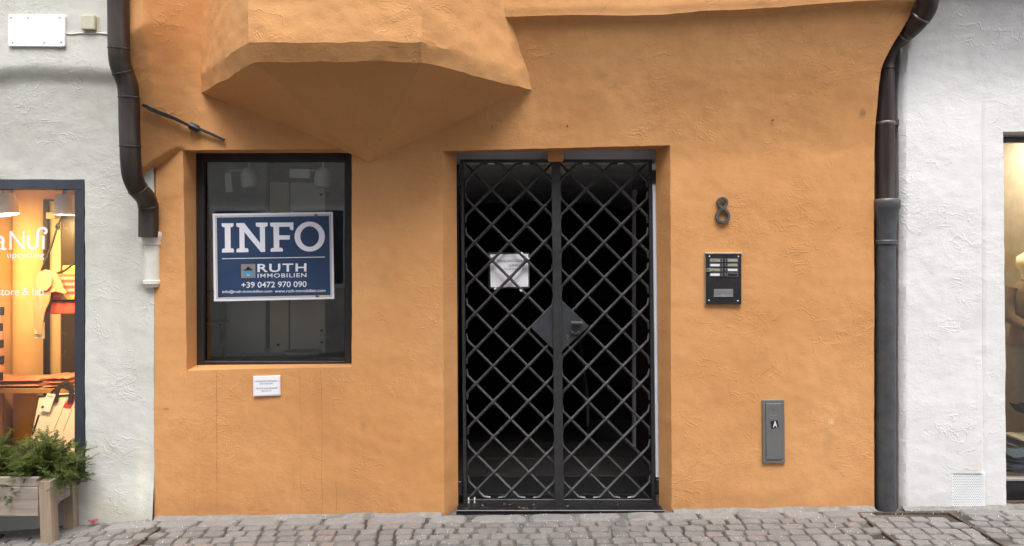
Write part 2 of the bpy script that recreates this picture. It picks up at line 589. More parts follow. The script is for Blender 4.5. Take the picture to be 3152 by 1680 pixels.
simple('white_canvas', (0.80, 0.77, 0.70), 0.6, 0, 0.05, 9, 0.0012, 60)
simple('card', (0.72, 0.66, 0.52), 0.7, 0, 0.04, 10)
simple('kraft_yellow', (0.62, 0.45, 0.10), 0.6)
simple('black_web', (0.014, 0.013, 0.013), 0.7)
simple('navy_cloth', (0.025, 0.03, 0.055), 0.9)
simple('mirror_dark', (0.06, 0.05, 0.035), 0.25, 0.2, 0.2, 3)
simple('right_shop_wall', (0.62, 0.53, 0.34), 0.9, 0, 0.08, 2, 0.004, 6)
simple('ceiling_grey', (0.40, 0.42, 0.43), 0.9)
simple('beam_grey', (0.10, 0.10, 0.105), 0.7)
simple('tan_jacket', (0.17, 0.115, 0.065), 0.9, 0, 0.1, 20, 0.001, 160)
simple('rose_tunic', (0.22, 0.155, 0.13), 0.9, 0, 0.08, 20)
simple('grey_trouser', (0.32, 0.30, 0.29), 0.9, 0, 0.08, 20)
simple('black_cloth', (0.012, 0.012, 0.013), 0.9)
simple('denim', (0.10, 0.16, 0.26), 0.9, 0, 0.12, 24, 0.001, 200)
simple('stripe_knit', (0.52, 0.52, 0.50), 0.95, 0, 0.08, 24, 0.002, 160)
simple('knit_blue', (0.08, 0.12, 0.28), 0.95)
simple('wood_dark', (0.10, 0.07, 0.045), 0.6)
simple('outlet_cream', (0.50, 0.44, 0.28), 0.5)
simple('far_wall', (0.20, 0.185, 0.165), 0.9, 0, 0.1, 1)
simple('far_wall_pale', (0.55, 0.53, 0.48), 0.9, 0, 0.1, 1)
simple('far_roof', (0.10, 0.07, 0.06), 0.9, 0, 0.2, 3)
simple('far_glass', (0.03, 0.035, 0.04), 0.15)
emission('lamp_glow', (1.0, 0.80, 0.48), 4.0)
glass('window_glass', (0.965, 0.985, 0.98), 2.0)
glass('shop_glass', (0.95, 0.95, 0.94), 0.8)


def stone_material(name, base, alt, alt2, joint=False):
    t = NT(name)
    oi = t.n('ShaderNodeObjectInfo')
    geo = t.n('ShaderNodeNewGeometry')
    pos = geo.outputs['Position']
    rn = oi.outputs['Random']
    c = t.mix(t.ramp(rn, 0.25, 0.75), base, alt)
    c = t.mix(t.ramp(t.math('FRACT', t.math('MULTIPLY', rn, 7.3)), 0.80, 0.95), c, alt2)
    n1 = t.noise(38, 6, 0.7, pos)
    c = t.mix(t.math('MULTIPLY', t.ramp(n1, 0.35, 0.7), 0.5), c, tuple(q * 0.62 for q in base))
    n2 = t.noise(130, 3, 0.6, pos)
    c = t.mix(t.math('MULTIPLY', t.ramp(n2, 0.55, 0.72), 0.45), c, tuple(min(1, q * 1.7) for q in base))
    wet = t.ramp(t.noise(2.2, 6, 0.7, pos), 0.60, 0.66)
    c = t.mix(t.math('MULTIPLY', wet, 0.45), c, tuple(q * 0.35 for q in base))
    t.l(c, t.b.inputs['Base Color'])
    t.l(t.math('MULTIPLY_ADD', n1, 0.35, 0.45), t.b.inputs['Roughness'])
    h = t.math('MULTIPLY_ADD', t.noise(22, 5, 0.65, pos), 1.0, t.math('MULTIPLY', n2, 0.35))
    t.l(t.bump(h, 1.0, 0.0075), t.b.inputs['Normal'])
    return t


stone_material('porphyry', (0.165, 0.153, 0.145), (0.20, 0.187, 0.176), (0.205, 0.170, 0.145))
stone_material('porphyry_flush', (0.185, 0.172, 0.163), (0.212, 0.196, 0.186), (0.225, 0.18, 0.155))
stone_material('slab_stone', (0.21, 0.20, 0.188), (0.24, 0.228, 0.216), (0.185, 0.177, 0.168))


def joint_material():
    t = NT('joint')
    geo = t.n('ShaderNodeNewGeometry')
    pos = geo.outputs['Position']
    c = t.mix(t.ramp(t.noise(1.9, 4, 0.6, pos), 0.42, 0.60), (0.040, 0.034, 0.029), (0.185, 0.176, 0.162))
    c = t.mix(t.math('MULTIPLY', t.ramp(t.noise(1.4, 5, 0.7, pos), 0.52, 0.66), 0.8), c, (0.036, 0.040, 0.016))
    c = t.mix(t.math('MULTIPLY', t.ramp(t.noise(60, 3, 0.6, pos), 0.45, 0.7), 0.5), c, (0.10, 0.085, 0.07))
    t.l(c, t.b.inputs['Base Color'])
    t.b.inputs['Roughness'].default_value = 0.95
    t.l(t.bump(t.noise(70, 4, 0.7, pos), 1.0, 0.008), t.b.inputs['Normal'])


joint_material()


def far_ground_material():
    t = NT('far_cobbles')
    geo = t.n('ShaderNodeNewGeometry')
    v = t.n('ShaderNodeTexVoronoi')
    v.feature = 'DISTANCE_TO_EDGE'
    v.inputs['Scale'].default_value = 9
    t.l(geo.outputs['Position'], v.inputs['Vector'])
    n = t.noise(1.1, 5, 0.6, geo.outputs['Position'])
    c = t.mix(t.ramp(v.outputs[0], 0.02, 0.08), (0.05, 0.043, 0.04), t.mix(n, (0.06, 0.055, 0.052), (0.08, 0.074, 0.07)))
    t.l(c, t.b.inputs['Base Color'])
    t.b.inputs['Roughness'].default_value = 0.75


far_ground_material()


def foliage_material():
    t = NT('conifer')
    at = t.n('ShaderNodeAttribute')
    at.attribute_name = 'tone'
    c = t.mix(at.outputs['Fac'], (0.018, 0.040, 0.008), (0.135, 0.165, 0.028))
    t.l(c, t.b.inputs['Base Color'])
    t.b.inputs['Roughness'].default_value = 0.55
    t.b.inputs['Subsurface Weight'].default_value = 0.0
    t.b.inputs['Specular IOR Level'].default_value = 0.3


foliage_material()


# ------------------------------------------------------------------ the setting: ground and paving
def build_ground():
    mb = MB()
    mb.keep = False
    xs = [-40, -3.9, -3.6, -3.0, -2.16, -0.36, 0.9, 2.2, 3.6, 3.9, 40]
    ys = [-60, -1.75, 0.20, 6]
    off = 0.010
    for i in range(len(xs) - 1):
        for j in range(3):
            inner = (xs[i] >= -3.9 and xs[i + 1] <= 3.9 and j == 1)
            if inner:
                continue
            a, b, c, d = xs[i], xs[i + 1], ys[j], ys[j + 1]
            mb.quad((a, c, gz(a) - off), (b, c, gz(b) - off), (b, d, gz(b) - off), (a, d, gz(a) - off))
    o = mb.build('ground', 'far_cobbles', None, merge=True, origin=(0, 0, 0))
    struct(o)
    mb = MB()
    n = 260
    m = 26
    vs, fs = [], []
    for j in range(m + 1):
        y = lerp(-1.75, 0.20, j / m)
        for i in range(n + 1):
            x = lerp(-3.9, 3.9, i / n)
            vs.append((x, y, gz(x) - 0.015 + 0.003 * noise.noise((x * 9, y * 9, 0)) + 0.003 * noise.noise((x * 31, y * 31, 4))))
    for j in range(m):
        for i in range(n):
            fs.append((j * (n + 1) + i, j * (n + 1) + i + 1, (j + 1) * (n + 1) + i + 1, (j + 1) * (n + 1) + i))
    mb.add(vs, fs)
    p = mb.build('pavement', 'joint', None, smooth=180, origin=(0, 0, 0))
    return struct(p)


pavement = build_ground()


def stone_variant(k, n=12, dome=0.08, jit=0.12):
    r = random.Random(100 + k)
    ring = []
    # rounded, uneven rectangle in the unit square
    for i in range(n):
        a = 2 * math.pi * (i + 0.5 + r.uniform(-0.18, 0.18)) / n
        c, s = math.cos(a), math.sin(a)
        q = 1.0 / max(abs(c), abs(s))
        q = min(q, 1.30) * (0.5 - r.uniform(0, jit * 0.35))
        ring.append((c * q, s * q))
    vs = [(x, y, -1.0) for x, y in ring] + [(x, y, -0.42 + r.uniform(-.08, .08)) for x, y in ring]
    vs += [(x * 0.89, y * 0.89, -0.06 + r.uniform(-dome, dome)) for x, y in ring] + [(r.uniform(-.1, .1), r.uniform(-.1, .1), 0.05)]
    fs = []
    for i in range(n):
        j = (i + 1) % n
        fs += [(i, j, n + j, n + i), (n + i, n + j, 2 * n + j, 2 * n + i), (2 * n + i, 2 * n + j, 3 * n)]
    return vs, fs


SV = [stone_variant(k) for k in range(16)]
SM = {}


def stone_mesh(k, mat):
    if (k, mat) not in SM:
        me = bpy.data.meshes.new('cobble')
        me.from_pydata(SV[k][0], [], SV[k][1])
        for p in me.polygons:
            p.use_smooth = True
        me.set_sharp_from_angle(angle=R(50))
        me.materials.append(MATS[mat])
        SM[(k, mat)] = me
    return SM[(k, mat)]


STUFF = ([], [])


def put_stone(name, x, y, w, d, mat, h=0.020, rz=0.0, lift=0.0, stuff=False):
    slope = (gz(x + .05) - gz(x - .05)) / 0.1
    tx, ty = rnd.uniform(-.02, .02), rnd.uniform(-.03, .03)
    mtx = Matrix.Translation((x, y, gz(x) + lift + rnd.uniform(-.0035, .002))) @ Matrix.Rotation(rz, 4, 'Z') @ Matrix.Rotation(-math.atan(slope) + tx, 4, 'Y') @ Matrix.Rotation(ty, 4, 'X') @ Matrix.Diagonal((w, d, h, 1))
    k = rnd.randrange(16)
    if stuff:
        o = len(STUFF[0])
        STUFF[0].extend([mtx @ Vector(q) for q in SV[k][0]])
        STUFF[1].extend([tuple(i + o for i in f) for f in SV[k][1]])
        return
    ob = bpy.data.objects.new(name, stone_mesh(k, mat))
    COL.objects.link(ob)
    ob.parent = pavement
    ob.matrix_local = mtx
    return ob


def pave():
    # flush slabs along the foot of the wall
    x = -3.3
    while x < 3.3:
        w = rnd.uniform(0.19, 0.36)
        yb = -0.012
        dep = 0.105 if x > -2.3 else 0.12
        inpatch = 2.02 < x + w / 2 < 2.62
        if not inpatch:
            put_stone('paving_slab', x + w / 2, yb - dep / 2, w * 1.04, dep * 1.06, 'slab_stone', 0.02, 0, 0.001)
        x += w + rnd.uniform(0.012, 0.03)
    rows = 0
    y = -0.128
    while y > -1.7:
        d = rnd.uniform(0.068, 0.082)
        x = -3.62 + rnd.uniform(0, 0.1)
        lim = 3.62
        vis = y > -0.40
        while x < lim:
            w = rnd.uniform(0.075, 0.125)
            cx = x + w / 2
            yy = y - d / 2 + 0.012 * noise.noise((cx * 1.3, rows * 3.1, 2.0))
            edge = abs(cx - 2.05) < 0.03 or abs(cx - 2.59) < 0.03 or (abs(cx + 2.06) < 0.02 and y > -0.45)
            frame_half = 0.7538 * (CAM_D + yy) + 0.06
            if abs(cx) < frame_half + (0 if vis else 9) and not edge:
                flush = 2.05 < cx < 2.59
                put_stone('cobble', cx, yy, w * (1.04 if flush else 1.01), d * (1.04 if flush else 1.0), 'porphyry_flush' if flush else 'porphyry',
                          0.020, rnd.uniform(-.09, .09), -0.004 if flush else 0.0, stuff=not vis)
            x += w + rnd.uniform(0.004, 0.012)
        y -= d + rnd.uniform(0.004, 0.009)
        rows += 1
    me = bpy.data.meshes.new('cobbles')
    me.from_pydata([tuple(v) for v in STUFF[0]], [], STUFF[1])
    for p in me.polygons:
        p.use_smooth = True
    me.set_sharp_from_angle(angle=R(50))
    me.materials.append(MATS['porphyry'])
    o = bpy.data.objects.new('cobbles', me)
    COL.objects.link(o)
    o.parent = pavement
    o['kind'] = 'stuff'
    for x0, y0, y1 in ((2.05, -0.075, -1.6), (2.59, -0.075, -1.6), (-2.06, -0.13, -0.42)):
        mb = MB()
        n = 24
        for i in range(n):
            a, b = lerp(y0, y1, i / n), lerp(y0, y1, (i + 1) / n)
            mb.box(x0 - 0.007, x0 + 0.007, b, a, gz(x0) - 0.03, gz(x0) + 0.0015 * math.sin(i * 1.7))
        mb.build('steel_strip', 'rust', pavement)
    mb = MB()
    mb.box(2.05, 2.59, -0.076, -0.069, gz(2.2) - 0.03, gz(2.2) - 0.001)
    mb.build('steel_strip', 'rust', pavement)


pave()


def wall_fillet():
    """smeared mortar where paving and walls meet"""
    for xa, xb in ((-3.3, -2.18), (-2.15, -0.42), (0.97, 2.18), (2.35, 3.3)):
        n = int((xb - xa) / .02)
        vs, fs = [], []
        for i in range(n + 1):
            x = lerp(xa, xb, i / n)
            w = .016 + .012 * noise.noise((x * 4, 2, 1)) + .006 * noise.noise((x * 21, 2, 1))
            h = .014 + .009 * noise.noise((x * 5, 7, 3)) + .005 * noise.noise((x * 27, 2, 4))
            z = gz(x)
            vs += [(x, .03, z + h), (x, -.012, z + h * .8), (x, -.014 - w * .5, z + h * .25), (x, -.014 - w * 1.6, z - .004), (x, -.014 - w * 1.6, z - .03)]
        for i in range(n):
            for k in range(4):
                fs.append((i * 5 + k, (i + 1) * 5 + k, (i + 1) * 5 + k + 1, i * 5 + k + 1))
        MB().add(vs, fs).build('mortar_fillet', 'mortar', pavement, smooth=60)


wall_fillet()


def grains():
    vs, fs = [], []
    for i in range(620):
        x = rnd.uniform(-3.2, 3.2)
        if rnd.random() < 0.45:
            x = abs(x)
        y = -rnd.random() ** 1.2 * 1.3 - 0.01
        r = rnd.uniform(0.0012, 0.0032)
        z = gz(x) + 0.003
        o = len(vs)
        a = rnd.uniform(0, 3)
        for k in range(4):
            vs.append((x + r * math.cos(a + k * math.pi / 2), y + r * math.sin(a + k * math.pi / 2), z))
        vs.append((x, y, z + r * 1.1))
        vs.append((x, y, z - 0.006))
        for k in range(4):
            fs.append((o + k, o + (k + 1) % 4, o + 4))
            fs.append((o + (k + 1) % 4, o + k, o + 5))
    mb = MB().add(vs, fs)
    o = mb.build('white_grit', 'white_grain', None)
    o['kind'] = 'stuff'
    tag(o, 'small white grains scattered over the cobbles', 'grit')


grains()

# ------------------------------------------------------------------ houses: walls as uneven sheets with real reveals
def wall_sheet(name, mat, parent, x0, x1, z0, z1, res, pfun, holes, zcut=None, zshift=None, xshift=None):
    """holes: dicts with rect (x0,x1,z0,z1), corner offsets for crookedness, inner rect and depth of the reveal"""
    def lines(a, b, cuts):
        pts = sorted(set([a, b] + [c for c in cuts if a < c < b]))
        out = []
        for u, v in zip(pts, pts[1:]):
            k = max(1, int(round((v - u) / res)))
            out += [lerp(u, v, i / k) for i in range(k)]
        return out + [b]
    xs = lines(x0, x1, [c for h in holes for c in h['rect'][:2]])
    zs = lines(z0, z1, [c for h in holes for c in h['rect'][2:]] + ([zcut] if zcut else []))
    nx, nz = len(xs), len(zs)

    def warp(x, z):
        dx = dz = 0.0
        for h in holes:
            a, b, c, d = h['rect']
            u, v = clamp((x - a) / (b - a)), clamp((z - c) / (d - c))
            qx, qz = max(a - x, 0, x - b), max(c - z, 0, z - d)
            f = math.exp(-(qx * qx + qz * qz) / (0.16 ** 2))
            (bl, br, tl, tr) = h['warp']
            ox = lerp(lerp(bl[0], br[0], u), lerp(tl[0], tr[0], u), v)
            oz = lerp(lerp(bl[1], br[1], u), lerp(tl[1], tr[1], u), v)
            dx += ox * f
            dz += oz * f
        return x + dx, z + dz

    verts, idx = [], {}

    def vert(i, j):
        if (i, j) in idx:
            return idx[(i, j)]
        x, z = warp(xs[i], zs[j])
        if zshift:
            z += zshift(x, z)
        if xshift:
            x += xshift(x, z)
        p = pfun(x, z)
        p += 0.0065 * noise.noise((x * 1.7, z * 1.7, 3.0)) + 0.0035 * noise.noise((x * 5.5, z * 5.5, 7.0)) + 0.0018 * noise.noise((x * 17, z * 17, 1.0))
        jx = 0.0022 * noise.noise((x * 14, z * 14, 21.0))
        jz = 0.0022 * noise.noise((x * 14, z * 14, 33.0))
        idx[(i, j)] = len(verts)
        verts.append(Vector((x + jx, -p, z + jz)))
        return idx[(i, j)]

    faces = []
    for i in range(nx - 1):
        for j in range(nz - 1):
            mx, mz = (xs[i] + xs[i + 1]) / 2, (zs[j] + zs[j + 1]) / 2
            if any(h['rect'][0] < mx < h['rect'][1] and h['rect'][2] < mz < h['rect'][3] for h in holes):
                continue
            faces.append((vert(i, j), vert(i + 1, j), vert(i + 1, j + 1), vert(i, j + 1)))
    for h in holes:
        a, b, c, d = h['rect']
        ia, ib = min(range(nx), key=lambda i: abs(xs[i] - a)), min(range(nx), key=lambda i: abs(xs[i] - b))
        jc, jd = min(range(nz), key=lambda j: abs(zs[j] - c)), min(range(nz), key=lambda j: abs(zs[j] - d))
        loop = [(i, jc) for i in range(ia, ib)] + [(ib, j) for j in range(jc, jd)] + [(i, jd) for i in range(ib, ia, -1)] + [(ia, j) for j in range(jd, jc, -1)]
        loop = [q for q in loop if q in idx]
        A, B, C, D = h['inner']
        prev = [idx[q] for q in loop]
        base = [verts[k].copy() for k in prev]
        steps = [0.06, 0.2, 0.45, 0.7, 1.0]
        for s in steps:
            cur = []
            for q, bs in zip(loop, base):
                u, v = (xs[q[0]] - a) / (b - a), (zs[q[1]] - c) / (d - c)
                (bl, br, tl, tr) = h.get('iwarp', ((0, 0),) * 4)
                tx = lerp(A, B, u) + lerp(lerp(bl[0], br[0], u), lerp(tl[0], tr[0], u), v)
                tz = lerp(C, D, v) + lerp(lerp(bl[1], br[1], u), lerp(tl[1], tr[1], u), v)
                w = Vector((lerp(bs.x, tx, s), lerp(bs.y, h['depth'], s), lerp(bs.z, tz, s)))
                w += 0.003 * Vector((noise.noise((w.x * 9, w.y * 9, w.z * 9)), 0, noise.noise((w.z * 9, w.x * 9, w.y * 9 + 5)))) * (0 if s == 1 else 1)
                cur.append(len(verts))
                verts.append(w)
            n = len(loop)
            for k in range(n):
                l = (k + 1) % n
                if abs(loop[k][0] - loop[l][0]) + abs(loop[k][1] - loop[l][1]) != 1:
                    continue
                faces.append((prev[k], prev[l], cur[l], cur[k]))
            prev = cur
    mb = MB()
    mb.v, mb.f = verts, faces
    mb.keep = True
    o = mb.build(name, mat, parent, smooth=38, origin=(0, 0, 0))
    return o


# --- orange house
orange = thing('orange_house', 'orange plastered house with a faceted oriel above its office window and iron gate', 'house', (0, 0, 0.02))
XL, XRt = -2.16, 2.186


def zj(x):
    return lerp(2.945, 2.955, sstep(0, 0.5, x)) + 0.085 * sstep(0.6, 2.3, x) + 0.004 * math.sin(x * 7) + 0.005 * noise.noise((x * 5.0, 3.0, 1.0))


def p_orange(x, z):
    p = 0.0
    # right: hollow curve up to the overhanging storey
    if x > -0.6:
        k = sstep(-0.6, -0.2, x)
        e = zj(x)
        if z >= e:
            p += (0.212 + 0.006 * sstep(e, e + .05, z)) * k
        else:
            t = clamp(1 - (e - z) / 0.84)
            p += (0.182 * t ** 1.55 + 0.03 * sstep(e - .03, e, z)) * k
    # left: the corner beside the downpipe swells towards the neighbour's overhang
    if x < -1.78:
        zl = 2.217 + (min(x, -2.01) + 2.01) * 0.71
        r = clamp((-1.83 - x) / 0.24)
        p += 0.25 * r ** 1.1 * clamp((z - zl) / 0.70) ** 1.05
        p += 0.045 * clamp((-1.96 - x) / 0.12) * sstep(zl - 0.006, zl + 0.012, z)
        if x < XL - 0.0005 and z < zl + 0.004:
            p -= 0.012
        if x < XL - 0.035 and z > 2.25:
            p = min(p, lerp(p, -0.03, sstep(2.25, 2.30, z)))
    return p


mk = (CAM_D + 0.13) / FPX
door_rect = (xr(1365), xr(2065), -0.2, zr(456))
win_rect = (xr(569), xr(1083), zr(1134), zr(460))
door_hole = dict(rect=door_rect, warp=((0.006, 0), (0.006, 0), (xr(1362) - xr(1365), zr(465) - zr(456)), (xr(2063) - xr(2065), zr(447) - zr(456))),
                 inner=((1408 - CX) * mk, (2024 - CX) * mk, -0.2, CAM_H + (CY - 465) * mk), depth=0.13,
                 iwarp=((0.006, 0), (0.012, 0), (-0.006, -0.012), (-0.012, 0.012)))
win_hole = dict(rect=win_rect, warp=((xr(575) - xr(569), zr(1140) - zr(1134)), (0, zr(1128) - zr(1134)), (xr(563) - xr(569), zr(462) - zr(460)), (0, zr(458) - zr(460))),
                inner=(win_rect[0] + 0.002, win_rect[1] + 0.004, win_rect[2] + 0.002, win_rect[3]), depth=0.15,
                iwarp=((0.004, -0.004), (0, 0.004), (0.0, 0), (0, 0)))


def z_low(x):
    return gz(x)


orange_wall = wall_sheet('wall', 'orange_plaster', orange, XL - 0.08, XRt, -0.06, 3.62, 0.0135, p_orange, [door_hole, win_hole], 2.955, lambda x, z: (zj(x) - 2.955 + .0005) * math.exp(-((z - 2.955) / .2) ** 2) * sstep(-.6, -.2, x),
                         lambda x, z: 0.125 * sstep(2.66, 3.02, z) * sstep(1.9, 2.186, x))


def strip_box(name, mat, parent, *a, bevel=0.0, smooth=None):
    return MB().box(*a).build(name, mat, parent, bevel=bevel, smooth=smooth)


# sides of the orange wall against the grooves, storey above, closed body behind
mb = MB()
mb.box(XRt - 0.10, XRt - 0.001, 0.012, 0.14, -0.06, 3.6)
mb.build('corner_return', 'orange_plaster', orange, origin=(0, 0, 0))
mb = MB()
mb.box(-2.16, 2.2, -0.16, 0.3, 3.625, 6.6)
mb.build('upper_wall', 'orange_plaster', orange, origin=(0, 0, 0))
mb = MB()
mb.box(-2.2, 2.25, 0.2, 0.36, 3.3, 6.6)
mb.box(-2.2, 2.25, 4.0, 4.2, -0.2, 6.6)
mb.box(-2.2, 2.25, 0.2, 4.2, 6.6, 6.8)
mb.build('building_body', 'core_plaster', orange)


def build_oriel():
    """polygonal bay: upright faces, a chamfered band, then a pyramid foot running out on the wall"""
    T = [(-1.90, -0.04), (-1.357, 0.60), (-0.467, 0.60), (0.225, -0.04)]
    T2 = [(-1.905, -0.02), (-1.355, 0.60), (-0.467, 0.60), (0.215, -0.02)]
    Bm = [(-1.880, -0.005), (-1.336, 0.566), (-0.470, 0.566), (0.195, -0.005)]
    ax, az = -0.863, 2.135
    zt, zb = 2.678, 2.588
    levels = [(3.62, T), (zt, T2), (zb, Bm)]
    for s in (0.86, 0.72, 0.58, 0.44, 0.31, 0.19, 0.09, 0.02):
        ring = []
        for k, (x, p) in enumerate(Bm):
            f = s ** (1.10 if k in (0, 3) else 1.0)
            ring.append((ax + (x - ax) * f, p * s ** 1.08 - (0.012 if k in (0, 3) else 0)))
        levels.append((az + (zb - az) * s, ring))
    mb = MB()
    mb.keep = False
    for (z0, r0), (z1, r1) in zip(levels, levels[1:]):
        for k in range(3):
            a0, b0, a1, b1 = r0[k], r0[k + 1], r1[k], r1[k + 1]
            nu = 44
            nv = max(1, int(round(max(abs(z0 - z1), abs(a0[1] - a1[1])) / 0.02)))
            vs = []
            for j in range(nv + 1):
                v = j / nv
                for i in range(nu + 1):
                    u = i / nu
                    x = lerp(lerp(a0[0], b0[0], u), lerp(a1[0], b1[0], u), v)
                    p = lerp(lerp(a0[1], b0[1], u), lerp(a1[1], b1[1], u), v)
                    z = lerp(z0, z1, v)
                    sag = 0.03 * (1 - clamp(p / 0.58)) * sstep(2.98, 2.75, z)
                    z_ = z - sag * (1.0 if z >= zb else (z - az) / (zb - az))
                    q = Vector((x * 5, p * 5, z * 5))
                    am = 0.008
                    if z < zb - 0.01:
                        am = 0.002
                    # the pyramid faces are gently hollow
                    if z < zb:
                        hollow = 0.030 * math.sin(math.pi * u) * (1 - (zb - z) / (zb - az)) * sstep(zb, zb - 0.08, z)
                        p -= hollow if k == 1 else hollow * 0.5
                    d = Vector((noise.noise(q), noise.noise(q + Vector((9, 3, 1))), noise.noise(q + Vector((2, 7, 5))))) * am
                    d += (1.0 if z > zb - .01 else .4) * Vector((noise.noise(q * 3.3), noise.noise(q * 3.3 + Vector((9, 3, 1))), noise.noise(q * 3.3 + Vector((2, 7, 5))))) * 0.0042
                    if k == 2 and z > zb - 0.02:      # the right flank sweeps out where it meets the wall
                        pass
                    vs.append((x + d.x, -p + d.y, z_ + d.z))
            fs = [(j * (nu + 1) + i, j * (nu + 1) + i + 1, (j + 1) * (nu + 1) + i + 1, (j + 1) * (nu + 1) + i) for j in range(nv) for i in range(nu)]
            mb.add(vs, fs)
    bm = bmesh.new()
    bv = [bm.verts.new(q) for q in mb.v]
    for f in mb.f:
        try:
            bm.faces.new([bv[i] for i in f])
        except ValueError:
            pass
    bmesh.ops.remove_doubles(bm, verts=bm.verts, dist=0.0004)
    bmesh.ops.recalc_face_normals(bm, faces=bm.faces)
    o = finish('oriel', bm, 'orange_oriel', orange, 14, (0, 0, 0))
    m2 = MB()
    m2.add([(x, -p, z) for z in (3.625, 6.6) for x, p in T], [(0, 1, 5, 4), (1, 2, 6, 5), (2, 3, 7, 6), (4, 5, 6, 7)])
    m2.build('oriel_upper', 'orange_oriel', orange, origin=(0, 0, 0))
    return o


build_oriel()

# --- office window of the orange house
ko = (CAM_D + 0.15) / FPX


def WO(px, py, y=0.15):
    return W(px, py, -y)


def build_office_window():
    a, b = WO(601, 471), WO(1097, 1127)
    x0, x1, z1, z0 = a.x - 0.004, b.x + 0.008, a.z + 0.012, b.z - 0.012
    fl, ft, fb, fr = 0.058, 0.060, 0.044, 0.076
    y0, y1 = 0.142, 0.20
    fr_o = MB()
    fr_o.box(x0, x0 + fl, y0, y1, z0, z1)
    frame = fr_o.build('window_frame', 'black_timber', orange, bevel=0.004)
    for nm, args in (('frame_bar', (x0 + fl, x1 - fr, y0 + .001, y1, z1 - ft, z1)), ('frame_bar', (x1 - fr, x1, y0, y1, z0, z1)), ('frame_bar', (x0 + fl, x1 - fr, y0 + .001, y1, z0, z0 + fb))):
        MB().box(*args).build(nm, 'black_timber', frame, bevel=0.004)
    pane = MB().box(x0 + fl - 0.01, x1 - fr + 0.01, 0.165, 0.171, z0 + fb - 0.01, z1 - ft + 0.01).build('pane', 'window_glass', orange)
    # inner light-coloured bead
    m = MB()
    gx0, gx1, gz0, gz1 = x0 + fl, x1 - fr, z0 + fb, z1 - ft
    for (u0, u1, w0, w1) in ((gx0, gx0 + .006, gz0, gz1), (gx1 - .006, gx1, gz0, gz1), (gx0 + .006, gx1 - .006, gz1 - .006, gz1), (gx0 + .006, gx1 - .006, gz0, gz0 + .008)):
        m.box(u0, u1, 0.150, 0.1648, w0, w1)
    m.build('glazing_bead', 'black_metal', frame)
    return x0, x1, z0, z1


OX0, OX1, OZ0, OZ1 = build_office_window()


def build_office_room():
    y0, y1 = 0.205, 0.86
    x0, x1, z0, z1 = -2.14, -0.78, 0.80, 2.34
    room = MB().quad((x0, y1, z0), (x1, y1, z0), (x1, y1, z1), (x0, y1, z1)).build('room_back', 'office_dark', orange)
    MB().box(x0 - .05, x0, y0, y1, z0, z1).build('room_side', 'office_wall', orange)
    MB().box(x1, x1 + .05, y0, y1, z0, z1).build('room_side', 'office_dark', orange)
    MB().box(x0 - .05, x1 + .05, y0, y1 + .02, z0 - .05, z0).build('room_floor', 'office_wall', orange)
    MB().box(x0 - .05, x1 + .05, y0, y1 + .02, z1, z1 + .05).build('room_ceiling', 'office_wall', orange)
    # front cheeks that close the room round the opening
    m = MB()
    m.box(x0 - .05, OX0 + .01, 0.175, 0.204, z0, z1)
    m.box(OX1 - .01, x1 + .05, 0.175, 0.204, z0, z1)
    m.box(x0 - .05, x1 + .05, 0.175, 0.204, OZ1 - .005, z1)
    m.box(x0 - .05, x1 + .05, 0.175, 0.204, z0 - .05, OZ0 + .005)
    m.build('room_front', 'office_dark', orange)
    # rough wall at the left of the view, standing forward
    a, b = WO(628, 480, .75), WO(700, 1100, .75)
    Y = 0.80
    def pan(name, mat, xa, xb, ya, yb, y, th=.02, **k):
        q, w = W(xa, ya, -y), W(xb, yb, -y)
        return MB().box(q.x, w.x, y, y + th, w.z, q.z).build(name, mat, orange, **k)
    pan('rough_wall', 'office_wall', 560, 818, 430, 900, 0.62, .05)
    pan('wall_panel', 'panel_sage', 696, 816, 895, 1098, 0.46, .02, bevel=.003)
    pan('wall_panel', 'panel_beige', 830, 888, 560, 1098, 0.50, .02, bevel=.003)
    p3 = pan('wall_panel', 'panel_beige', 893, 1000, 560, 1090, 0.48, .02, bevel=.003)
    for px, py in ((988, 599), (990, 1017), (990, 1053), (856, 1061)):
        c = W(px, py, -0.478)
        MB().dome(c, 0.009, 0.006).build('panel_screw', 'black_metal', p3, smooth=40)
    for px, py in ((1007, 583), (1008, 1036)):
        c = W(px, py, -0.478)
        MB().dome(c, 0.014, 0.006).build('panel_bolt', 'plate_aluminium', p3, smooth=40)
    pan('white_ledge', 'panel_sage', 600, 1085, 1098, 1125, 0.30, .4)


build_office_room()


def track_light(label, head_px, plate_px, y, tilt):
    c = W(*head_px, -y)
    t = thing('track_light', label, 'spotlight', (c.x, y, c.z + 0.07), 'spotlights inside the office window')
    r, h = 0.055, 0.125
    prof = [(0.0, r * .80), (0.1, r * .95), (0.35, r), (0.7, r * .92), (0.9, r * .72), (1.0, r * .30)]
    m = MB()
    m.tube([(c.x, y, c.z - h / 2 + h * q) for q, _ in prof], [w for _, w in prof], 20, ref=(0, 1, 0))
    m.rot(c, 'Y', tilt)
    m.build('lamp_head', 'lamp_white', t, smooth=40)
    q = W(*plate_px[:2], -y)
    w = W(*plate_px[2:], -y)
    m = MB().box(q.x, w.x, y - .012, y + .012, w.z, q.z)
    m.rot(((q.x + w.x) / 2, y, (q.z + w.z) / 2), 'Y', tilt * 0.6)
    m.build('driver_box', 'lamp_white', t, bevel=.003)
    top = CAM_H + 0.74
    m = MB().tube([(c.x, y, c.z + .05), (c.x, y, 2.339)], .007, 8)
    m.tube([(c.x, y, c.z + .045), ((q.x + w.x) / 2, y, max(c.z + .045, (q.z + w.z) / 2))], .006, 8, ref=(0, 0, 1))
    m.build('stem', 'lamp_white', t, smooth=40)


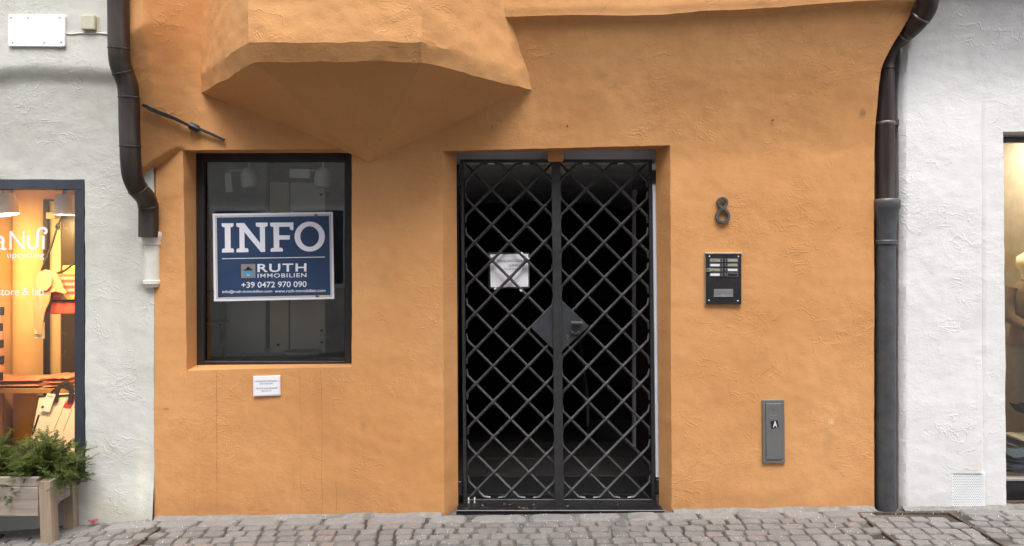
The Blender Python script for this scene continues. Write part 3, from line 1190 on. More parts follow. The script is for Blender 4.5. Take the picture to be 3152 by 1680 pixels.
track_light('white track spotlight tilted left inside the office window, the left one', (767, 546), (694, 532, 716, 592), 0.238, R(-9))
track_light('white track spotlight hanging straight inside the office window, the right one', (994, 546), (892, 520, 955, 548), 0.238, R(3))

# basin on the office floor ledge
def build_basin():
    c = W(931, 1098, -0.36)
    m = MB()
    prof = [(0.0, .075), (0.006, .10), (0.028, .118), (0.040, .120), (0.040, .108), (0.020, .095), (.012, .03)]
    m.tube([(c.x, 0.36, c.z + h) for h, _ in prof], [r for _, r in prof], 28, ref=(0, 1, 0))
    for v in m.v:
        v.y = 0.36 + (v.y - 0.36) * 0.8
    o = m.build('bowl', 'lamp_white', None, smooth=40)
    tag(o, 'shallow white bowl at the foot of the office window', 'bowl')


build_basin()


def build_chair():
    """dark chair seen through the office glass, low at the left"""
    c = W(652, 1095, -0.42)
    t = thing('cafe_chair', 'dark slim chair in the gloom behind the office window, low left', 'chair', (c.x, .42, c.z))
    kk = 1.0
    m = MB()
    s = .30
    MB().box(c.x - .09, c.x + .10, .33, .50, c.z + .215, c.z + .232).build('seat', 'black_metal', t, bevel=.004)
    for dx, dy, sp in ((-.08, .34, -.02), (.09, .34, .03), (-.08, .49, -.02), (.09, .49, .03)):
        MB().tube([(c.x + dx + sp, dy, c.z + .002), (c.x + dx, dy, c.z + .216)], .006, 8).build('leg', 'black_metal', t, smooth=40)
    m = MB()
    m.tube([(c.x - .085, .49, c.z + .23), (c.x - .10, .51, c.z + .42), (c.x + .09, .51, c.z + .42), (c.x + .085, .49, c.z + .23)], .006, 8)
    m.build('backrest', 'black_metal', t, smooth=40)


build_chair()


# --- INFO sign, laid out in the units of an enlarged view of it
def SG(layer):
    y = 0.1600 - layer * 0.0009
    def f(u, v):
        return W(640 + u / 4.5775, 640 + v / 4.5775, -y)
    return f


def build_info_sign():
    f = SG(0)
    c = f(925, 1300)
    t = thing('info_sign', 'navy real estate sign reading INFO stuck to the office window', 'sign', (c.x, 0.16, c.z))

    def poly(name, pts, layer, mat, parent, thick=0.0):
        g = SG(layer)
        P = [g(*q) for q in pts]
        mb = MB()
        y1 = P[0].y + (thick or 0.0008)
        mb.prism([(q.x, q.z) for q in P], P[0].y, y1)
        return mb.build(name, mat, parent)
    board = poly('board', [(68, 80), (1760, 55), (1780, 1280), (85, 1315)], 0, 'sign_white', t, 0.0035)

    def inset(d0, d1, d2, d3):
        return [(68 + d0, 80 + d1), (1760 - d2, 55 + d1), (1780 - d2, 1280 - d3), (85 + d0, 1315 - d3)]
    poly('border', inset(30, 26, 28, 29), 1, 'sign_grey', t)
    poly('field', inset(56, 55, 54, 56), 2, 'sign_navy', t)
    for x, w, mt in ((1500, 28, 'sign_navy'), (1528, 24, 'print_logo_grey'), (1553, 35, 'print_yellow')):
        poly('accent', [(x, 86), (x + w, 86), (x + w, 110), (x, 110)], 2, mt, t)
    for x, w, mt in ((1518, 28, 'sign_navy'), (1546, 26, 'print_logo_grey'), (1573, 36, 'print_yellow')):
        poly('accent', [(x, 1232), (x + w, 1232), (x + w, 1257), (x, 1258)], 2, mt, t)
    g = SG(3)
    # slab-serif capitals
    L = {}

    def letter(name, loops):
        mb = MB()
        for lp in loops:
            P = [g(*q) for q in lp]
            mb.add(P, [tuple(range(len(P)))])
        return mb
    I = [[(192, 215), (360, 213), (360, 248), (345, 268), (318, 270), (322, 566), (350, 568), (366, 588), (366, 625), (198, 628), (197, 590), (212, 572), (240, 570), (237, 270), (208, 268), (193, 250)]]
    N = [[(398, 212), (510, 211), (735, 492), (730, 266), (690, 264), (675, 246), (674, 206), (842, 205), (842, 244), (828, 262), (803, 264), (806, 618), (748, 620), (514, 340), (518, 565), (555, 566), (570, 584), (571, 622), (402, 625), (402, 588), (418, 570), (446, 568), (442, 270), (414, 268), (399, 250)]]
    F = [[(876, 206), (1204, 202), (1204, 310), (1170, 311), (1156, 298), (1150, 264), (1002, 266), (1003, 384), (1154, 383), (1154, 444), (1004, 446), (1006, 558), (1040, 560), (1055, 578), (1055, 613), (884, 616), (884, 580), (900, 563), (928, 561), (922, 266), (892, 264), (878, 246)]]
    mb = letter('INF', I + N + F)
    n = 40
    ring = []
    for k in range(n):
        a = 2 * math.pi * k / n
        ring.append((g(1434 + 214 * math.cos(a), 402 + 211 * math.sin(a)), g(1434 + 132 * math.cos(a), 402 + 145 * math.sin(a))))
    for k in range(n):
        l = (k + 1) % n
        mb.quad(ring[k][0], ring[l][0], ring[l][1], ring[k][1])
    mb.build('lettering', 'print_white', t)
    poly('rule', [(200, 709), (1648, 685), (1648, 695), (200, 719)], 3, 'print_white', t)
    poly('logo', [(466, 790), (667, 787), (669, 984), (468, 987)], 3, 'print_logo_grey', t)
    poly('logo_house', [(520, 880), (622, 876), (626, 958), (514, 962)], 4, 'print_blue', t)
    poly('logo_roof', [(500, 872), (530, 862), (552, 836), (566, 832), (590, 836), (604, 858), (636, 866), (632, 878), (504, 882)], 5, 'print_black', t)
    poly('logo_heart', [(552, 824), (560, 818), (568, 824), (577, 818), (584, 824), (568, 842)], 5, 'print_red', t)
    for x in (541, 580):
        poly('logo_window', [(x, 890), (x + 17, 889), (x + 17, 906), (x, 907)], 5, 'print_logo_grey', t)
    poly('logo_door', [(556, 958), (556, 944), (564, 934), (576, 934), (584, 944), (584, 957)], 5, 'print_yellow', t)
    tl = -0.0145
    for s, x0, x1, y0, y1, wgt, lay in (('RUTH', 698, 1388, 788, 905, .018, 3), ('IMMOBILIEN', 700, 1388, 926, 984, .012, 3)):
        mb = MB()
        text_into(mb, s, x0, x1, y0, y1, SG(lay), wgt, tl, spacing=1.15)
        mb.build('lettering', 'print_white', t)
    for s, x0, x1, y0, y1, wgt in (('+39 0472 970 090', 470, 1390, 1043, 1126, .010), ('info@ruth-immobilien.com', 203, 906, 1160, 1208, .008), ('www.ruth-immobilien.com', 943, 1657, 1150, 1192, .008)):
        mb = MB()
        text_into(mb, s, x0, x1, y0, y1, SG(3), wgt, tl)
        mb.build('lettering', 'print_white', t)


build_info_sign()

# --- doorway of the orange house
GY = 0.17
kg = (CAM_D + GY) / FPX


def build_doorway():
    # grey painted inner frame behind the gate: top board and right jamb
    q0, q1 = W(1404, 452, -0.19), W(2030, 520, -0.19)
    xa, xb = W(1404, 470, -.26).x, W(2016, 470, -.26).x
    MB().box(xa - .03, xb + .10, 0.186, 0.22, W(0, 505, -.19).z, W(0, 440, -.19).z).build('door_head', 'grey_paint', orange, bevel=.003)
    MB().prism([(W(2008, 0, -.15).x, W(0, 505, -.19).z - .002), (W(2040, 0, -.15).x, W(0, 505, -.19).z - .002), (W(2050, 0, -.15).x, .19), (W(2019, 0, -.15).x, .19)], 0.142, 0.20).build('door_jamb', 'grey_paint', orange, bevel=.003)
    MB().box(W(1380, 0, -.25).x, W(1412, 0, -.25).x, 0.25, 0.29, 0.02, W(0, 505, -.25).z).build('door_jamb', 'black_timber', orange, bevel=.003)
    # orange tab of plaster over the meeting stiles
    a, b = W(1686, 450, -.12), W(1735, 497, -.12)
    pts = [(a.x, a.z), (a.x, b.z + .012), (a.x + .004, b.z + .004), (a.x + .012, b.z), (b.x - .012, b.z), (b.x - .004, b.z + .004), (b.x, b.z + .012), (b.x, a.z)]
    MB().prism(pts, 0.105, 0.16).build('plaster_tab', 'orange_plaster', orange, bevel=.002, origin=(0, 0, 0))
    # iron threshold
    m = MB()
    zt = CAM_H - (1566 - CY) * (CAM_D + .03) / FPX
    m.box(-0.338, 0.925, 0.02, 0.30, -0.05, 0.026)
    sill = m.build('threshold', 'black_metal', orange, bevel=.004)
    MB().box(-0.336, 0.923, 0.016, 0.028, 0.020, 0.034).build('threshold_lip', 'black_metal', sill, bevel=.003)
    # hinge blocks
    for px, py in ((1411, 552), (1413, 1500), (2014, 545), (2024, 1493)):
        c = W(px, py, -0.15)
        s = 1 if px < 1700 else -1
        MB().box(c.x - .016, c.x + .016, 0.132, 0.18, c.z - .042, c.z + .042).build('hinge_block', 'black_metal', orange, bevel=.003)
    for px in (2024,):
        c = W(px, 1530, -0.15)
        MB().box(c.x - .012, c.x + .012, 0.131, 0.17, c.z - .05, c.z + .02).build('rusty_shim', 'rust', orange)


build_doorway()


def build_hall():
    x0, x1, y0, y1, z0, z1 = -0.62, 1.30, 0.30, 4.0, 0.03, 2.20
    MB().box(x0, x1, 0.30, y1, z0 - .05, z0).build('hall_floor', 'hall_floor', orange)
    # vaulted ceiling
    m = MB()
    n = 18
    for i in range(n):
        a0, a1 = math.pi * i / n, math.pi * (i + 1) / n
        pa = (lerp(x0, x1, .5 - .5 * math.cos(a0)), z1 - .10 + .11 * math.sin(a0))
        pb = (lerp(x0, x1, .5 - .5 * math.cos(a1)), z1 - .10 + .11 * math.sin(a1))
        m.quad((pa[0], y0, pa[1]), (pb[0], y0, pb[1]), (pb[0], y1, pb[1]), (pa[0], y1, pa[1]))
    m.build('hall_vault', 'hall_plaster', orange, smooth=60)
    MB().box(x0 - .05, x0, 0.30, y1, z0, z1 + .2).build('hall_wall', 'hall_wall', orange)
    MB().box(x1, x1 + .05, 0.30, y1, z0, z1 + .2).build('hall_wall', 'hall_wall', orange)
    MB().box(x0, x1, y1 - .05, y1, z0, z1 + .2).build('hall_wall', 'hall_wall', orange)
    # front cheeks
    m = MB()
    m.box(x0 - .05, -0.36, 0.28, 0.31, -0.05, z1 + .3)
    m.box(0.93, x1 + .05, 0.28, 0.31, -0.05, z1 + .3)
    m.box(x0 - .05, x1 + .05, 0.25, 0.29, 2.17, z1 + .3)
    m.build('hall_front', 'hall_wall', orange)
    MB().box(-0.34, 0.93, 0.31, 0.62, z0, z0 + .012).build('door_mat', 'rubber_mat', orange)
    mat_o = bpy.data.objects['door_mat']
    for i in range(14):
        y = 0.32 + i * 0.021
        MB().box(-0.33, 0.92, y, y + .010, z0 + .0121, z0 + .018).build('mat_rib', 'rubber_mat', mat_o)
    # stone floor slabs
    for j in range(3):
        x = x0 + (j % 2) * .2
        while x < x1 - .2:
            w = rnd.uniform(.4, .6)
            MB().box(x, min(x + w, x1) - .008, .64 + j * .42, 1.05 + j * .42, z0, z0 + .006 + rnd.uniform(0, .003)).build('floor_slab', 'hall_floor', orange, bevel=.002)
            x += w
    # stair at the right with its pale stringer
    for k in range(7):
        MB().box(0.62, 1.29, 1.6 + k * .27, 1.6 + (k + 1) * .27, z0, z0 + .17 * (k + 1)).build('stair_step', 'hall_wall', orange, bevel=.004)
    m = MB()
    m.prism([(0.0, 0.0)] * 3, 0, 0) if False else None
    m.add([(0.60, 1.35, .20), (0.60, 1.35, .42), (0.60, 3.4, 1.75), (0.60, 3.4, 1.50), (0.62, 1.35, .20), (0.62, 1.35, .42), (0.62, 3.4, 1.75), (0.62, 3.4, 1.50)],
          [(0, 1, 2, 3), (4, 7, 6, 5), (0, 4, 5, 1), (1, 5, 6, 2), (2, 6, 7, 3), (3, 7, 4, 0)])
    m.build('stair_stringer', 'stair_grey', orange)
    MB().box(0.985, 1.0, .62, 1.3, z0, 2.05).build('inner_door', 'hall_red', orange, bevel=.003)
    MB().box(0.97, 1.0, 1.32, 1.40, z0, 2.1).build('inner_door_post', 'hall_plaster', orange, bevel=.003)
    MB().box(0.22, 0.42, .75, .90, 2.165, 2.212).build('ceiling_fitting', 'panel_beige', orange, bevel=.006)
    # dark closing walls between reveal and hall
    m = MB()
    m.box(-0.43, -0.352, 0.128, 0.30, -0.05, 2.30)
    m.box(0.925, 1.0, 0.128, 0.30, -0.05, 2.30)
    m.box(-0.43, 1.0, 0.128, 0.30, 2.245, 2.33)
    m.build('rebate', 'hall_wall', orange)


build_hall()


# --- the iron gate
def build_gate():
    t = thing('iron_gate', 'black wrought iron double gate with diamond lattice in the orange doorway', 'gate', (0.28, GY, 0.03))

    def G(px, py, dy=0.0):
        px = px + (py - 491) / 1056 * 10.0
        return W(px, py, -(GY)) + Vector((0, dy, 0))

    def barbox(name, mat, x0, x1, y0, y1, parent, dep=0.012, front=0.0, bevel=.002):
        a, b, c, d = G(x0, y0), G(x1, y0), G(x1, y1), G(x0, y1)
        mb = MB()
        mb.prism([(q.x, q.z) for q in (a, b, c, d)], GY - dep - front, GY + dep)
        return mb.build(name, mat, parent, bevel=bevel)

    H = 108.8
    for side in (0, 1):
        ox0, ox1, ix0, ix1 = (1417, 1711, 1427, 1697) if side == 0 else (1712, 2006, 1725, 1996)
        top, bot, it, ib = 491, 1547, 500, 1535
        leaf = thing('gate_leaf', '', '', (G(ox0 if side == 0 else ox1, bot).x, GY, G(ox0, bot).z))
        for key in ('label', 'category'):
            if key in leaf:
                del leaf[key]
        leaf.parent = t
        leaf.location = WORG[leaf.name] - WORG[t.name]
        barbox('frame_bar', 'wrought_frame', ox0, ix0, top, bot, leaf) if side == 0 else barbox('frame_bar', 'wrought_frame', ix1, ox1, top, bot, leaf)
        if side == 0:
            barbox('frame_bar', 'wrought_frame', ix1 + 6, ox1 - 1, it, ib, leaf)
        else:
            barbox('frame_bar', 'wrought_frame', ox0 + 1, ix0 - 6, it, ib, leaf)
        barbox('frame_bar', 'wrought_frame', ix0 if side == 0 else ox0 + 1, ox1 - 1 if side == 0 else ix1, top, it, leaf)
        barbox('frame_bar', 'wrought_frame', ix0 if side == 0 else ox0 + 1, ox1 - 1 if side == 0 else ix1, ib, bot, leaf)
        if side == 0:
            # meeting stile that covers the gap
            a = barbox('meeting_stile', 'wrought_frame', 1697, 1724, 497, 1549, leaf, 0.004, 0.016)
            a.location.y -= 0.010
        cxs = 1458 if side == 0 else 1750
        cy0 = 529
        ph, pv = 107.0, H
        xmin, xmax, ymin, ymax = ix0 + 2, (ix1 + 4 if side == 0 else ix1 - 2), it + 2, ib - 2
        if side == 1:
            xmin = ix0 - 4 + 0
        # diamond plate for the lock
        cyp = 996 if side == 1 else 1003
        if side == 0:
            pl = [(1712, 921), (1627, 1005), (1712, 1089)]
        else:
            pl = [(1716, 915), (1808, 1003), (1716, 1086)]
        for dirn in (1, -1):
            sl = pv / ph * dirn
            for k in range(-14, 16):
                # line y = cy0 + sl*(x-cxs) + k*pv
                def yl(x):
                    return cy0 + sl * (x - cxs) + k * pv
                pts = []
                xa, xb = xmin, xmax
                ya, yb = yl(xa), yl(xb)
                if dirn == 1:
                    if ya < ymin:
                        xa = xa + (ymin - ya) / sl
                    if yb > ymax:
                        xb = xb - (yb - ymax) / sl
                else:
                    if ya > ymax:
                        xa = xa + (ya - ymax) / -sl
                    if yb < ymin:
                        xb = xb - (ymin - yb) / -sl
                if xb - xa < 14:
                    continue
                ya, yb = yl(xa), yl(xb)
                # nodes where the crossing bars pierce each other
                nodes = []
                for kk in range(-30, 40):
                    x = cxs + kk * ph / 2
                    if xa + 9 < x < xb - 9:
                        nodes.append(x)
                path, rad = [], []
                R0, R1 = 0.0094, 0.0128

                def foot(x, y, sx):
                    """the bent toe riveted along the frame"""
                    onside = (x <= xmin + .5 or x >= xmax - .5)
                    corner = (x <= xmin + 8 or x >= xmax - 8) and (y <= ymin + 8 or y >= ymax - 8)
                    if corner:
                        return None
                    dy = -sx * dirn
                    if onside:
                        return (x + (1.5 if x <= xmin + .5 else -1.5), y - sx * dirn * 17)
                    return (x - sx * 17, y + (1.5 if y <= ymin + .5 else -1.5))
                # start
                f0 = foot(xa, ya, 1)
                if f0:
                    path.append(f0); rad.append(0.006)
                    u = 6 / math.hypot(1, sl)
                    path.append((xa + u * .9, yl(xa + u * .9))); rad.append(R0 * .95)
                else:
                    path.append((xa, ya)); rad.append(0.004)
                    path.append((xa + 16, yl(xa + 16))); rad.append(R0)
                if dirn == -1:
                    for x in nodes:
                        for du, rr in ((-6, R0), (-3.2, R1), (3.2, R1), (6, R0)):
                            path.append((x + du, yl(x + du))); rad.append(rr)
                f1 = foot(xb, yb, -1)
                if f1:
                    path.append((xb - 4, yl(xb - 4))); rad.append(R0 * .95)
                    path.append(f1); rad.append(0.006)
                else:
                    path.append((xb - 16, yl(xb - 16))); rad.append(R0)
                    path.append((xb, yb)); rad.append(0.004)
                # keep x order
                mb = MB()
                yo = -0.001 if dirn == -1 else 0.001
                # skip the stretch hidden by the lock plate: bars stop at its edge behind it anyway
                P = [G(px, py) + Vector((0, yo + 0.004 * noise.noise((px * .05, py * .05, dirn * 3.0)), 0)) + Vector((0.002 * noise.noise((px * .02, py * .02, 5.0)), 0, 0.002 * noise.noise((px * .02, py * .02, 8.0)))) for px, py in path]
                # strengthen tubes drawn from behind the right direction
                mb.tube(P, rad, 4, ref=(0, 1, 0))
                mb.build('lattice_bar', 'wrought_iron', leaf, smooth=30)
        P = [G(*q) for q in pl]
        mb = MB().prism([(q.x, q.z) for q in P], GY - 0.016, GY + 0.016)
        plate = mb.build('lock_plate', 'lock_plate', leaf, bevel=.0015)
        # raised rim of the plate
        if side == 1:
            hd = []
            c0, c1 = G(1751, 990), G(1786, 990)
            # coil grip
            pts = []
            for i in range(8 * 14 + 1):
                a = 2 * math.pi * i / 14
                u = i / (8 * 14)
                pts.append((lerp(c0.x, c1.x, u), GY - 0.045 + 0.011 * math.cos(a), c0.z + 0.012 * math.sin(a)))
            MB().tube(pts, 0.0036, 6, ref=(1, 0, 0)).build('handle_grip', 'steel_spring', leaf, smooth=50)
            a, b = G(1753, 996), G(1782, 1014)
            MB().box(a.x, b.x, GY - .034, GY - .024, b.z, a.z).build('handle_plate', 'lock_plate', leaf, bevel=.002)
            a, b = G(1749, 1014), G(1782, 1027)
            MB().box(a.x, b.x, GY - .030, GY - .016, b.z, a.z).build('handle_bracket', 'lock_plate', leaf, bevel=.002)
            for px in (1755, 1775):
                c = G(px, 1020)
                c.y = GY - .030
                MB().dome(c, .0045, .003, 10).build('rivet', 'steel_spring', leaf, smooth=50)
            c = G(1741, 1033)
            m = MB().disc(c, .0090, GY - .022, GY - .0155, 18)
            m.box(c.x - .0045, c.x + .0045, GY - .0218, GY - .0156, c.z - .024, c.z - .004)
            cyl = m.build('lock_cylinder', 'brass', leaf)
            MB().disc(c, .003, GY - .0228, GY - .0221, 10).build('keyhole', 'black_metal', leaf)
    # cable ties at the bottom left
    for px in (1433, 1451):
        a = G(px, 1533)
        m = MB()
        m.box(a.x - .0035, a.x + .0035, GY - .0165, GY + .016, a.z - .034, a.z + .004)
        m.build('cable_tie', 'white_tape', t, bevel=.002)


build_gate()


def build_notice():
    """handwritten sheet in a plastic sleeve behind the lattice; its writing shows through reversed"""
    y = GY + 0.030
    def N(u, v, dy=0.0):
        return W(1480 + u / 8.583, 760 + v / 8.583, -(y + dy))
    c = N(750, 1070)
    t = thing('paper_notice', 'white handwritten paper notice in a clear sleeve tied behind the gate', 'notice', (c.x, y, c.z))
    m = MB()
    n = 14
    vs, fs = [], []
    for j in range(n + 1):
        for i in range(n + 1):
            u, v = i / n, j / n
            x = lerp(lerp(240, 1255, u), lerp(262, 1258, u), v)
            yy = lerp(lerp(190, 182, u), lerp(1062, 1050, u), v)
            q = N(x, yy)
            q.y += 0.003 * noise.noise((u * 3, v * 3, 1))
            vs.append(q)
    fs = [(j * (n + 1) + i, j * (n + 1) + i + 1, (j + 1) * (n + 1) + i + 1, (j + 1) * (n + 1) + i) for j in range(n) for i in range(n)]
    m.add(vs, fs)
    m.build('sheet', 'paper', t, smooth=180)
    m = MB()
    conv = lambda u, v: N(u, v, -0.0045)
    for s, x0, x1, y0, y1 in (('PREGO CHIUDERE', 425, 1190, 335, 395), ('SEMPRE', 735, 1160, 462, 512), ('IL CANCELLO', 600, 1130, 565, 610), ('!!', 850, 900, 680, 760)):
        text_into(m, s, x0, x1, y0, y1, conv, 0.0, -0.01, mirror=True)
    m.build('handwriting', 'ink', t)
    m = MB()
    P = [(215, 150), (1280, 165), (1282, 1082), (222, 1085)]
    edge = [(N(*q)) for q in P]
    for k in range(4):
        a, b = edge[k], edge[(k + 1) % 4]
        m.tube([a, b], .0016, 6, ref=(0, 1, 0))
    m.build('sleeve_edge', 'button_grey', t)
    for (u, v, r) in ((1090, 160, .7), (1250, 295, .7), (380, 1095, -.7), (1060, 1150, .6)):
        c = N(u, v, -.042)
        m = MB().box(c.x - .008, c.x + .008, c.y - .001, c.y + .001, c.z - .0045, c.z + .0045)
        m.rot(c, 'Y', r)
        m.build('tape_strip', 'white_tape', t)


build_notice()


# --- litter in the doorway
def litter():
    vs, fs = [], []
    for i in range(42):
        x = rnd.choice([rnd.uniform(-0.32, 0.0), rnd.uniform(-.1, .15), rnd.uniform(-.33, .9)])
        y = rnd.uniform(0.03, 0.15)
        z = 0.0275 if y > .03 else .036
        s = rnd.uniform(.004, .013)
        a = rnd.uniform(0, 6.3)
        o = len(vs)
        for k, (u, v, h) in enumerate(((-1, -.25, .0), (0, -.45, .35), (1, -.1, .1), (.3, .4, .5), (-.7, .3, .1))):
            vs.append((x + s * (u * math.cos(a) - v * math.sin(a)), y + s * (u * math.sin(a) + v * math.cos(a)), z + h * s))
        fs.append(tuple(range(o, o + 5)))
    o = MB().add(vs, fs).build('leaf_litter', 'dry_leaf', None)
    o['kind'] = 'stuff'
    tag(o, 'dry leaf crumbs lying on the iron threshold under the gate', 'litter')


litter()


# --- things on the orange wall
def wy(x, z):
    """front of the orange wall"""
    return -p_orange(x, z)


def build_number():
    u0 = lambda u, v: W(2180 + u / 12.48, 590 + v / 12.48, 0.02)
    c = u0(580, 1230)
    m = MB()
    ctl = [(565, 245), (668, 282), (728, 390), (690, 520), (570, 640), (430, 752), (345, 930), (420, 1110), (578, 1168), (735, 1110), (808, 950), (740, 770), (575, 645), (460, 545), (400, 400), (455, 285)]
    cl = [Vector((u, v, 0)) for u, v in ctl]
    pts = []
    for i in range(len(cl)):
        p0, p1, p2, p3 = cl[i - 1], cl[i], cl[(i + 1) % len(cl)], cl[(i + 2) % len(cl)]
        for q in range(6):
            tt = q / 6
            c_ = 0.5 * ((2 * p1) + (p2 - p0) * tt + (2 * p0 - 5 * p1 + 4 * p2 - p3) * tt * tt + (3 * p1 - p0 - 3 * p2 + p3) * tt ** 3)
            pts.append((c_.x, c_.y))
    n = len(pts)
    P = [u0(*q) for q in pts]
    k = CAM_D / FPX / 12.48
    wv = []
    hw = 62 * k
    vs, fs = [], []
    for i in range(n):
        a, b = P[i - 1], P[(i + 1) % n]
        t = (b - a)
        t.y = 0
        t.normalize()
        nn = Vector((-t.z, 0, t.x))
        over = 0.0022 * math.sin(2 * math.pi * i / n) * 0
        lift = -0.003 * math.exp(-((i / n - 0.25) / 0.05) ** 2)
        for d, y in ((-1, -.006), (-.72, -.0205), (.72, -.0205), (1, -.006)):
            vs.append((P[i].x + nn.x * hw * d, y + lift, P[i].z + nn.z * hw * d))
    for i in range(n):
        j = (i + 1) % n
        for q in range(4):
            r = (q + 1) % 4
            fs.append((i * 4 + q, i * 4 + r, j * 4 + r, j * 4 + q))
    m.add(vs, fs)
    o = m.build('house_number', 'number_iron', None, smooth=40)
    tag(o, 'grey wrought iron house number 8 on the orange wall', 'house number')


build_number()


def build_intercom():
    s = 6.867
    def I(u, v, y):
        return W(2140 + u / s, 760 + v / s, -y)
    c = I(580, 1210, 0)
    t = thing('intercom', 'black intercom panel with eight name plates right of the gate', 'intercom', (c.x, 0, c.z))
    def bx(name, mat, u0, v0, u1, v1, ya, yb, parent, bevel=0.0):
        a, b = I(u0, v0, 0), I(u1, v1, 0)
        return MB().box(a.x, b.x, ya, yb, b.z, a.z).build(name, mat, parent, bevel=bevel)
    bx('back_box', 'plate_aluminium', 197, 135, 965, 1212, -.013, .012, t)
    face = bx('face_plate', 'intercom_black', 210, 152, 955, 1205, -.018, -.0135, t, .001)
    bx('top_lip', 'plate_aluminium', 195, 122, 972, 148, -.021, .012, t, .001)
    for u, v in ((280, 198), (890, 200), (272, 1128), (880, 1136)):
        q = I(u, v, 0)
        q.y = -.018
        MB().dome(q, .0052, .004, 12).build('screw', 'grille_silver', t, smooth=50)
    rows = [(240, 322), (345, 420), (445, 520), (542, 622)]
    for r, (v0, v1) in enumerate(rows):
        for cidx in (0, 1):
            u0, u1 = (282, 515) if cidx == 0 else (650, 885)
            h = bx('name_holder', 'button_grey', u0, v0, u1, v1, -.0205, -.0185, t, .0006)
            mt = [['label_old', 'label_old'], ['label_white', 'label_old'], ['label_old', 'label_white'], ['label_white', 'intercom_black']][r][cidx]
            bx('name_card', mt, u0 + 18, v0 + 16, u1 - 22, v1 - 16, -.0213, -.0206, h)
            if (r, cidx) in ((0, 0), (1, 1), (2, 0)):
                # illegible print
                for q in range(7):
                    bx('print_mark', 'print_dark', u0 + 45 + q * 19, v0 + 34, u0 + 58 + q * 19, v1 - 34, -.0217, -.0214, h)
            b0 = 532 if cidx == 0 else 600
            bx('push_button', 'button_grey', b0, v0 + 2, b0 + 32, v1 - 4, -.0225, -.0186, t, .0006)
    # torn tape over the third plate
    m = MB()
    for k in range(9):
        a = I(190 + rnd.uniform(0, 80), 450 + rnd.uniform(0, 70), 0)
        m.tube([(a.x, -.022, a.z), (a.x + rnd.uniform(.004, .02), -.026, a.z + rnd.uniform(-.004, .006)), (a.x + rnd.uniform(.02, .035), -.0235, a.z + rnd.uniform(-.003, .003))], .0009, 4)
    m.build('torn_tape', 'label_old', t)
    g = bx('speaker_grille', 'print_black', 368, 878, 782, 1058, -.0192, -.0186, t)
    for k in range(7):
        v = 886 + k * 24.5
        bx('grille_slat', 'grille_silver', 372, v, 778, v + 13, -.0212, -.0193, g)
    bx('grille_badge', 'plate_aluminium', 525, 992, 615, 1052, -.0224, -.0213, g)


build_intercom()


def build_meter():
    s = 6.24
    def I(u, v):
        return W(2330 + u / s, 1215 + v / s, 0)
    c = I(310, 1305)
    t = thing('meter_cupboard', 'narrow grey meter cupboard door set low in the orange wall', 'meter cupboard', (c.x, 0, c.z))
    def q4(name, mat, pts, ya, yb, parent, bevel=0.0):
        P = [I(*p) for p in pts]
        return MB().prism([(p.x, p.z) for p in P], ya, yb).build(name, mat, parent, bevel=bevel)
    fr = q4('frame', 'meter_grey', [(90, 92), (512, 88), (526, 1300), (102, 1308)], -.012, .012, t, .002)
    q4('gap', 'print_black', [(148, 144), (460, 144), (468, 1242), (154, 1242)], -.0127, -.0121, fr)
    q4('edge_line', 'meter_edge', [(158, 152), (452, 150), (458, 1232), (164, 1232)], -.0134, -.0128, fr)
    d = q4('door', 'meter_grey', [(164, 160), (446, 158), (452, 1226), (170, 1226)], -.0158, -.0135, t, .0008)
    for v in (148, 1246):
        q4('seam', 'meter_edge', [(92, v), (146, v), (146, v + 5), (92, v + 5)], -.0126, -.0121, fr)
        q4('seam', 'meter_edge', [(462, v), (514, v), (514, v + 5), (462, v + 5)], -.0126, -.0121, fr)
    p = I(298, 218)
    MB().disc(p, .0165, -.0172, -.0159, 24).build('lock_cap', 'meter_grey', d, bevel=.0006)
    for k in range(6):
        q4('embossed_mark', 'meter_edge', [(242 + k * 21, 380), (256 + k * 21, 380), (256 + k * 21, 388), (242 + k * 21, 388)], -.0162, -.0159, d)
        q4('embossed_mark', 'meter_edge', [(242 + k * 21, 430), (258 + k * 21, 430), (258 + k * 21, 436), (242 + k * 21, 436)], -.0162, -.0159, d)
    st = q4('sticker', 'print_black', [(236, 492), (378, 470), (404, 606), (258, 644)], -.0165, -.0159, d)
    m = MB()
    conv = lambda u, v: I(u, v) + Vector((0, -.0169, 0))
    text_into(m, 'A', 288, 366, 492, 612, conv, .02, -.06)
    m.build('sticker_letter', 'sign_white', d)


build_meter()


def build_bike_sign():
    s = 16.155
    def I(u, v):
        return W(770 + u / s, 1145 + v / s, 0)
    c = I(850, 1190)
    t = thing('notice_plate', 'small white bilingual no bicycle parking plate under the office window', 'sign', (c.x, 0, c.z))
    def ring(d):
        return [(180 + d, 205 + d), (1508 - d, 160 + d), (1518 - d, 1140 - d), (182 + d, 1195 - d)]
    def q4(name, mat, pts, ya, yb, bevel=0.0):
        P = [I(*p) for p in pts]
        return MB().prism([(p.x, p.z) for p in P], ya, yb).build(name, mat, t, bevel=bevel)
    q4('plate', 'sign_white', ring(0), -.010, .008, .001)
    q4('border_line', 'sign_grey', ring(40), -.0107, -.0101)
    q4('plate_face', 'sign_white', ring(55), -.0114, -.0108)
    m = MB()
    conv = lambda u, v: I(u, v) + Vector((0, -.0119, 0))
    for tx, x0, x1, y0, y1 in (('FAHRRÄDER ABSTELLEN', 315, 1378, 392, 485), ('NICHT ERLAUBT', 508, 1182, 528, 600), ('VIETATO PARCHEGGIARE', 312, 1385, 768, 842), ('BICICLETTE', 605, 1090, 882, 958)):
        text_into(m, tx, x0, x1, y0, y1, conv, .004, -.03)
    m.build('lettering', 'print_dark', t)


build_bike_sign()


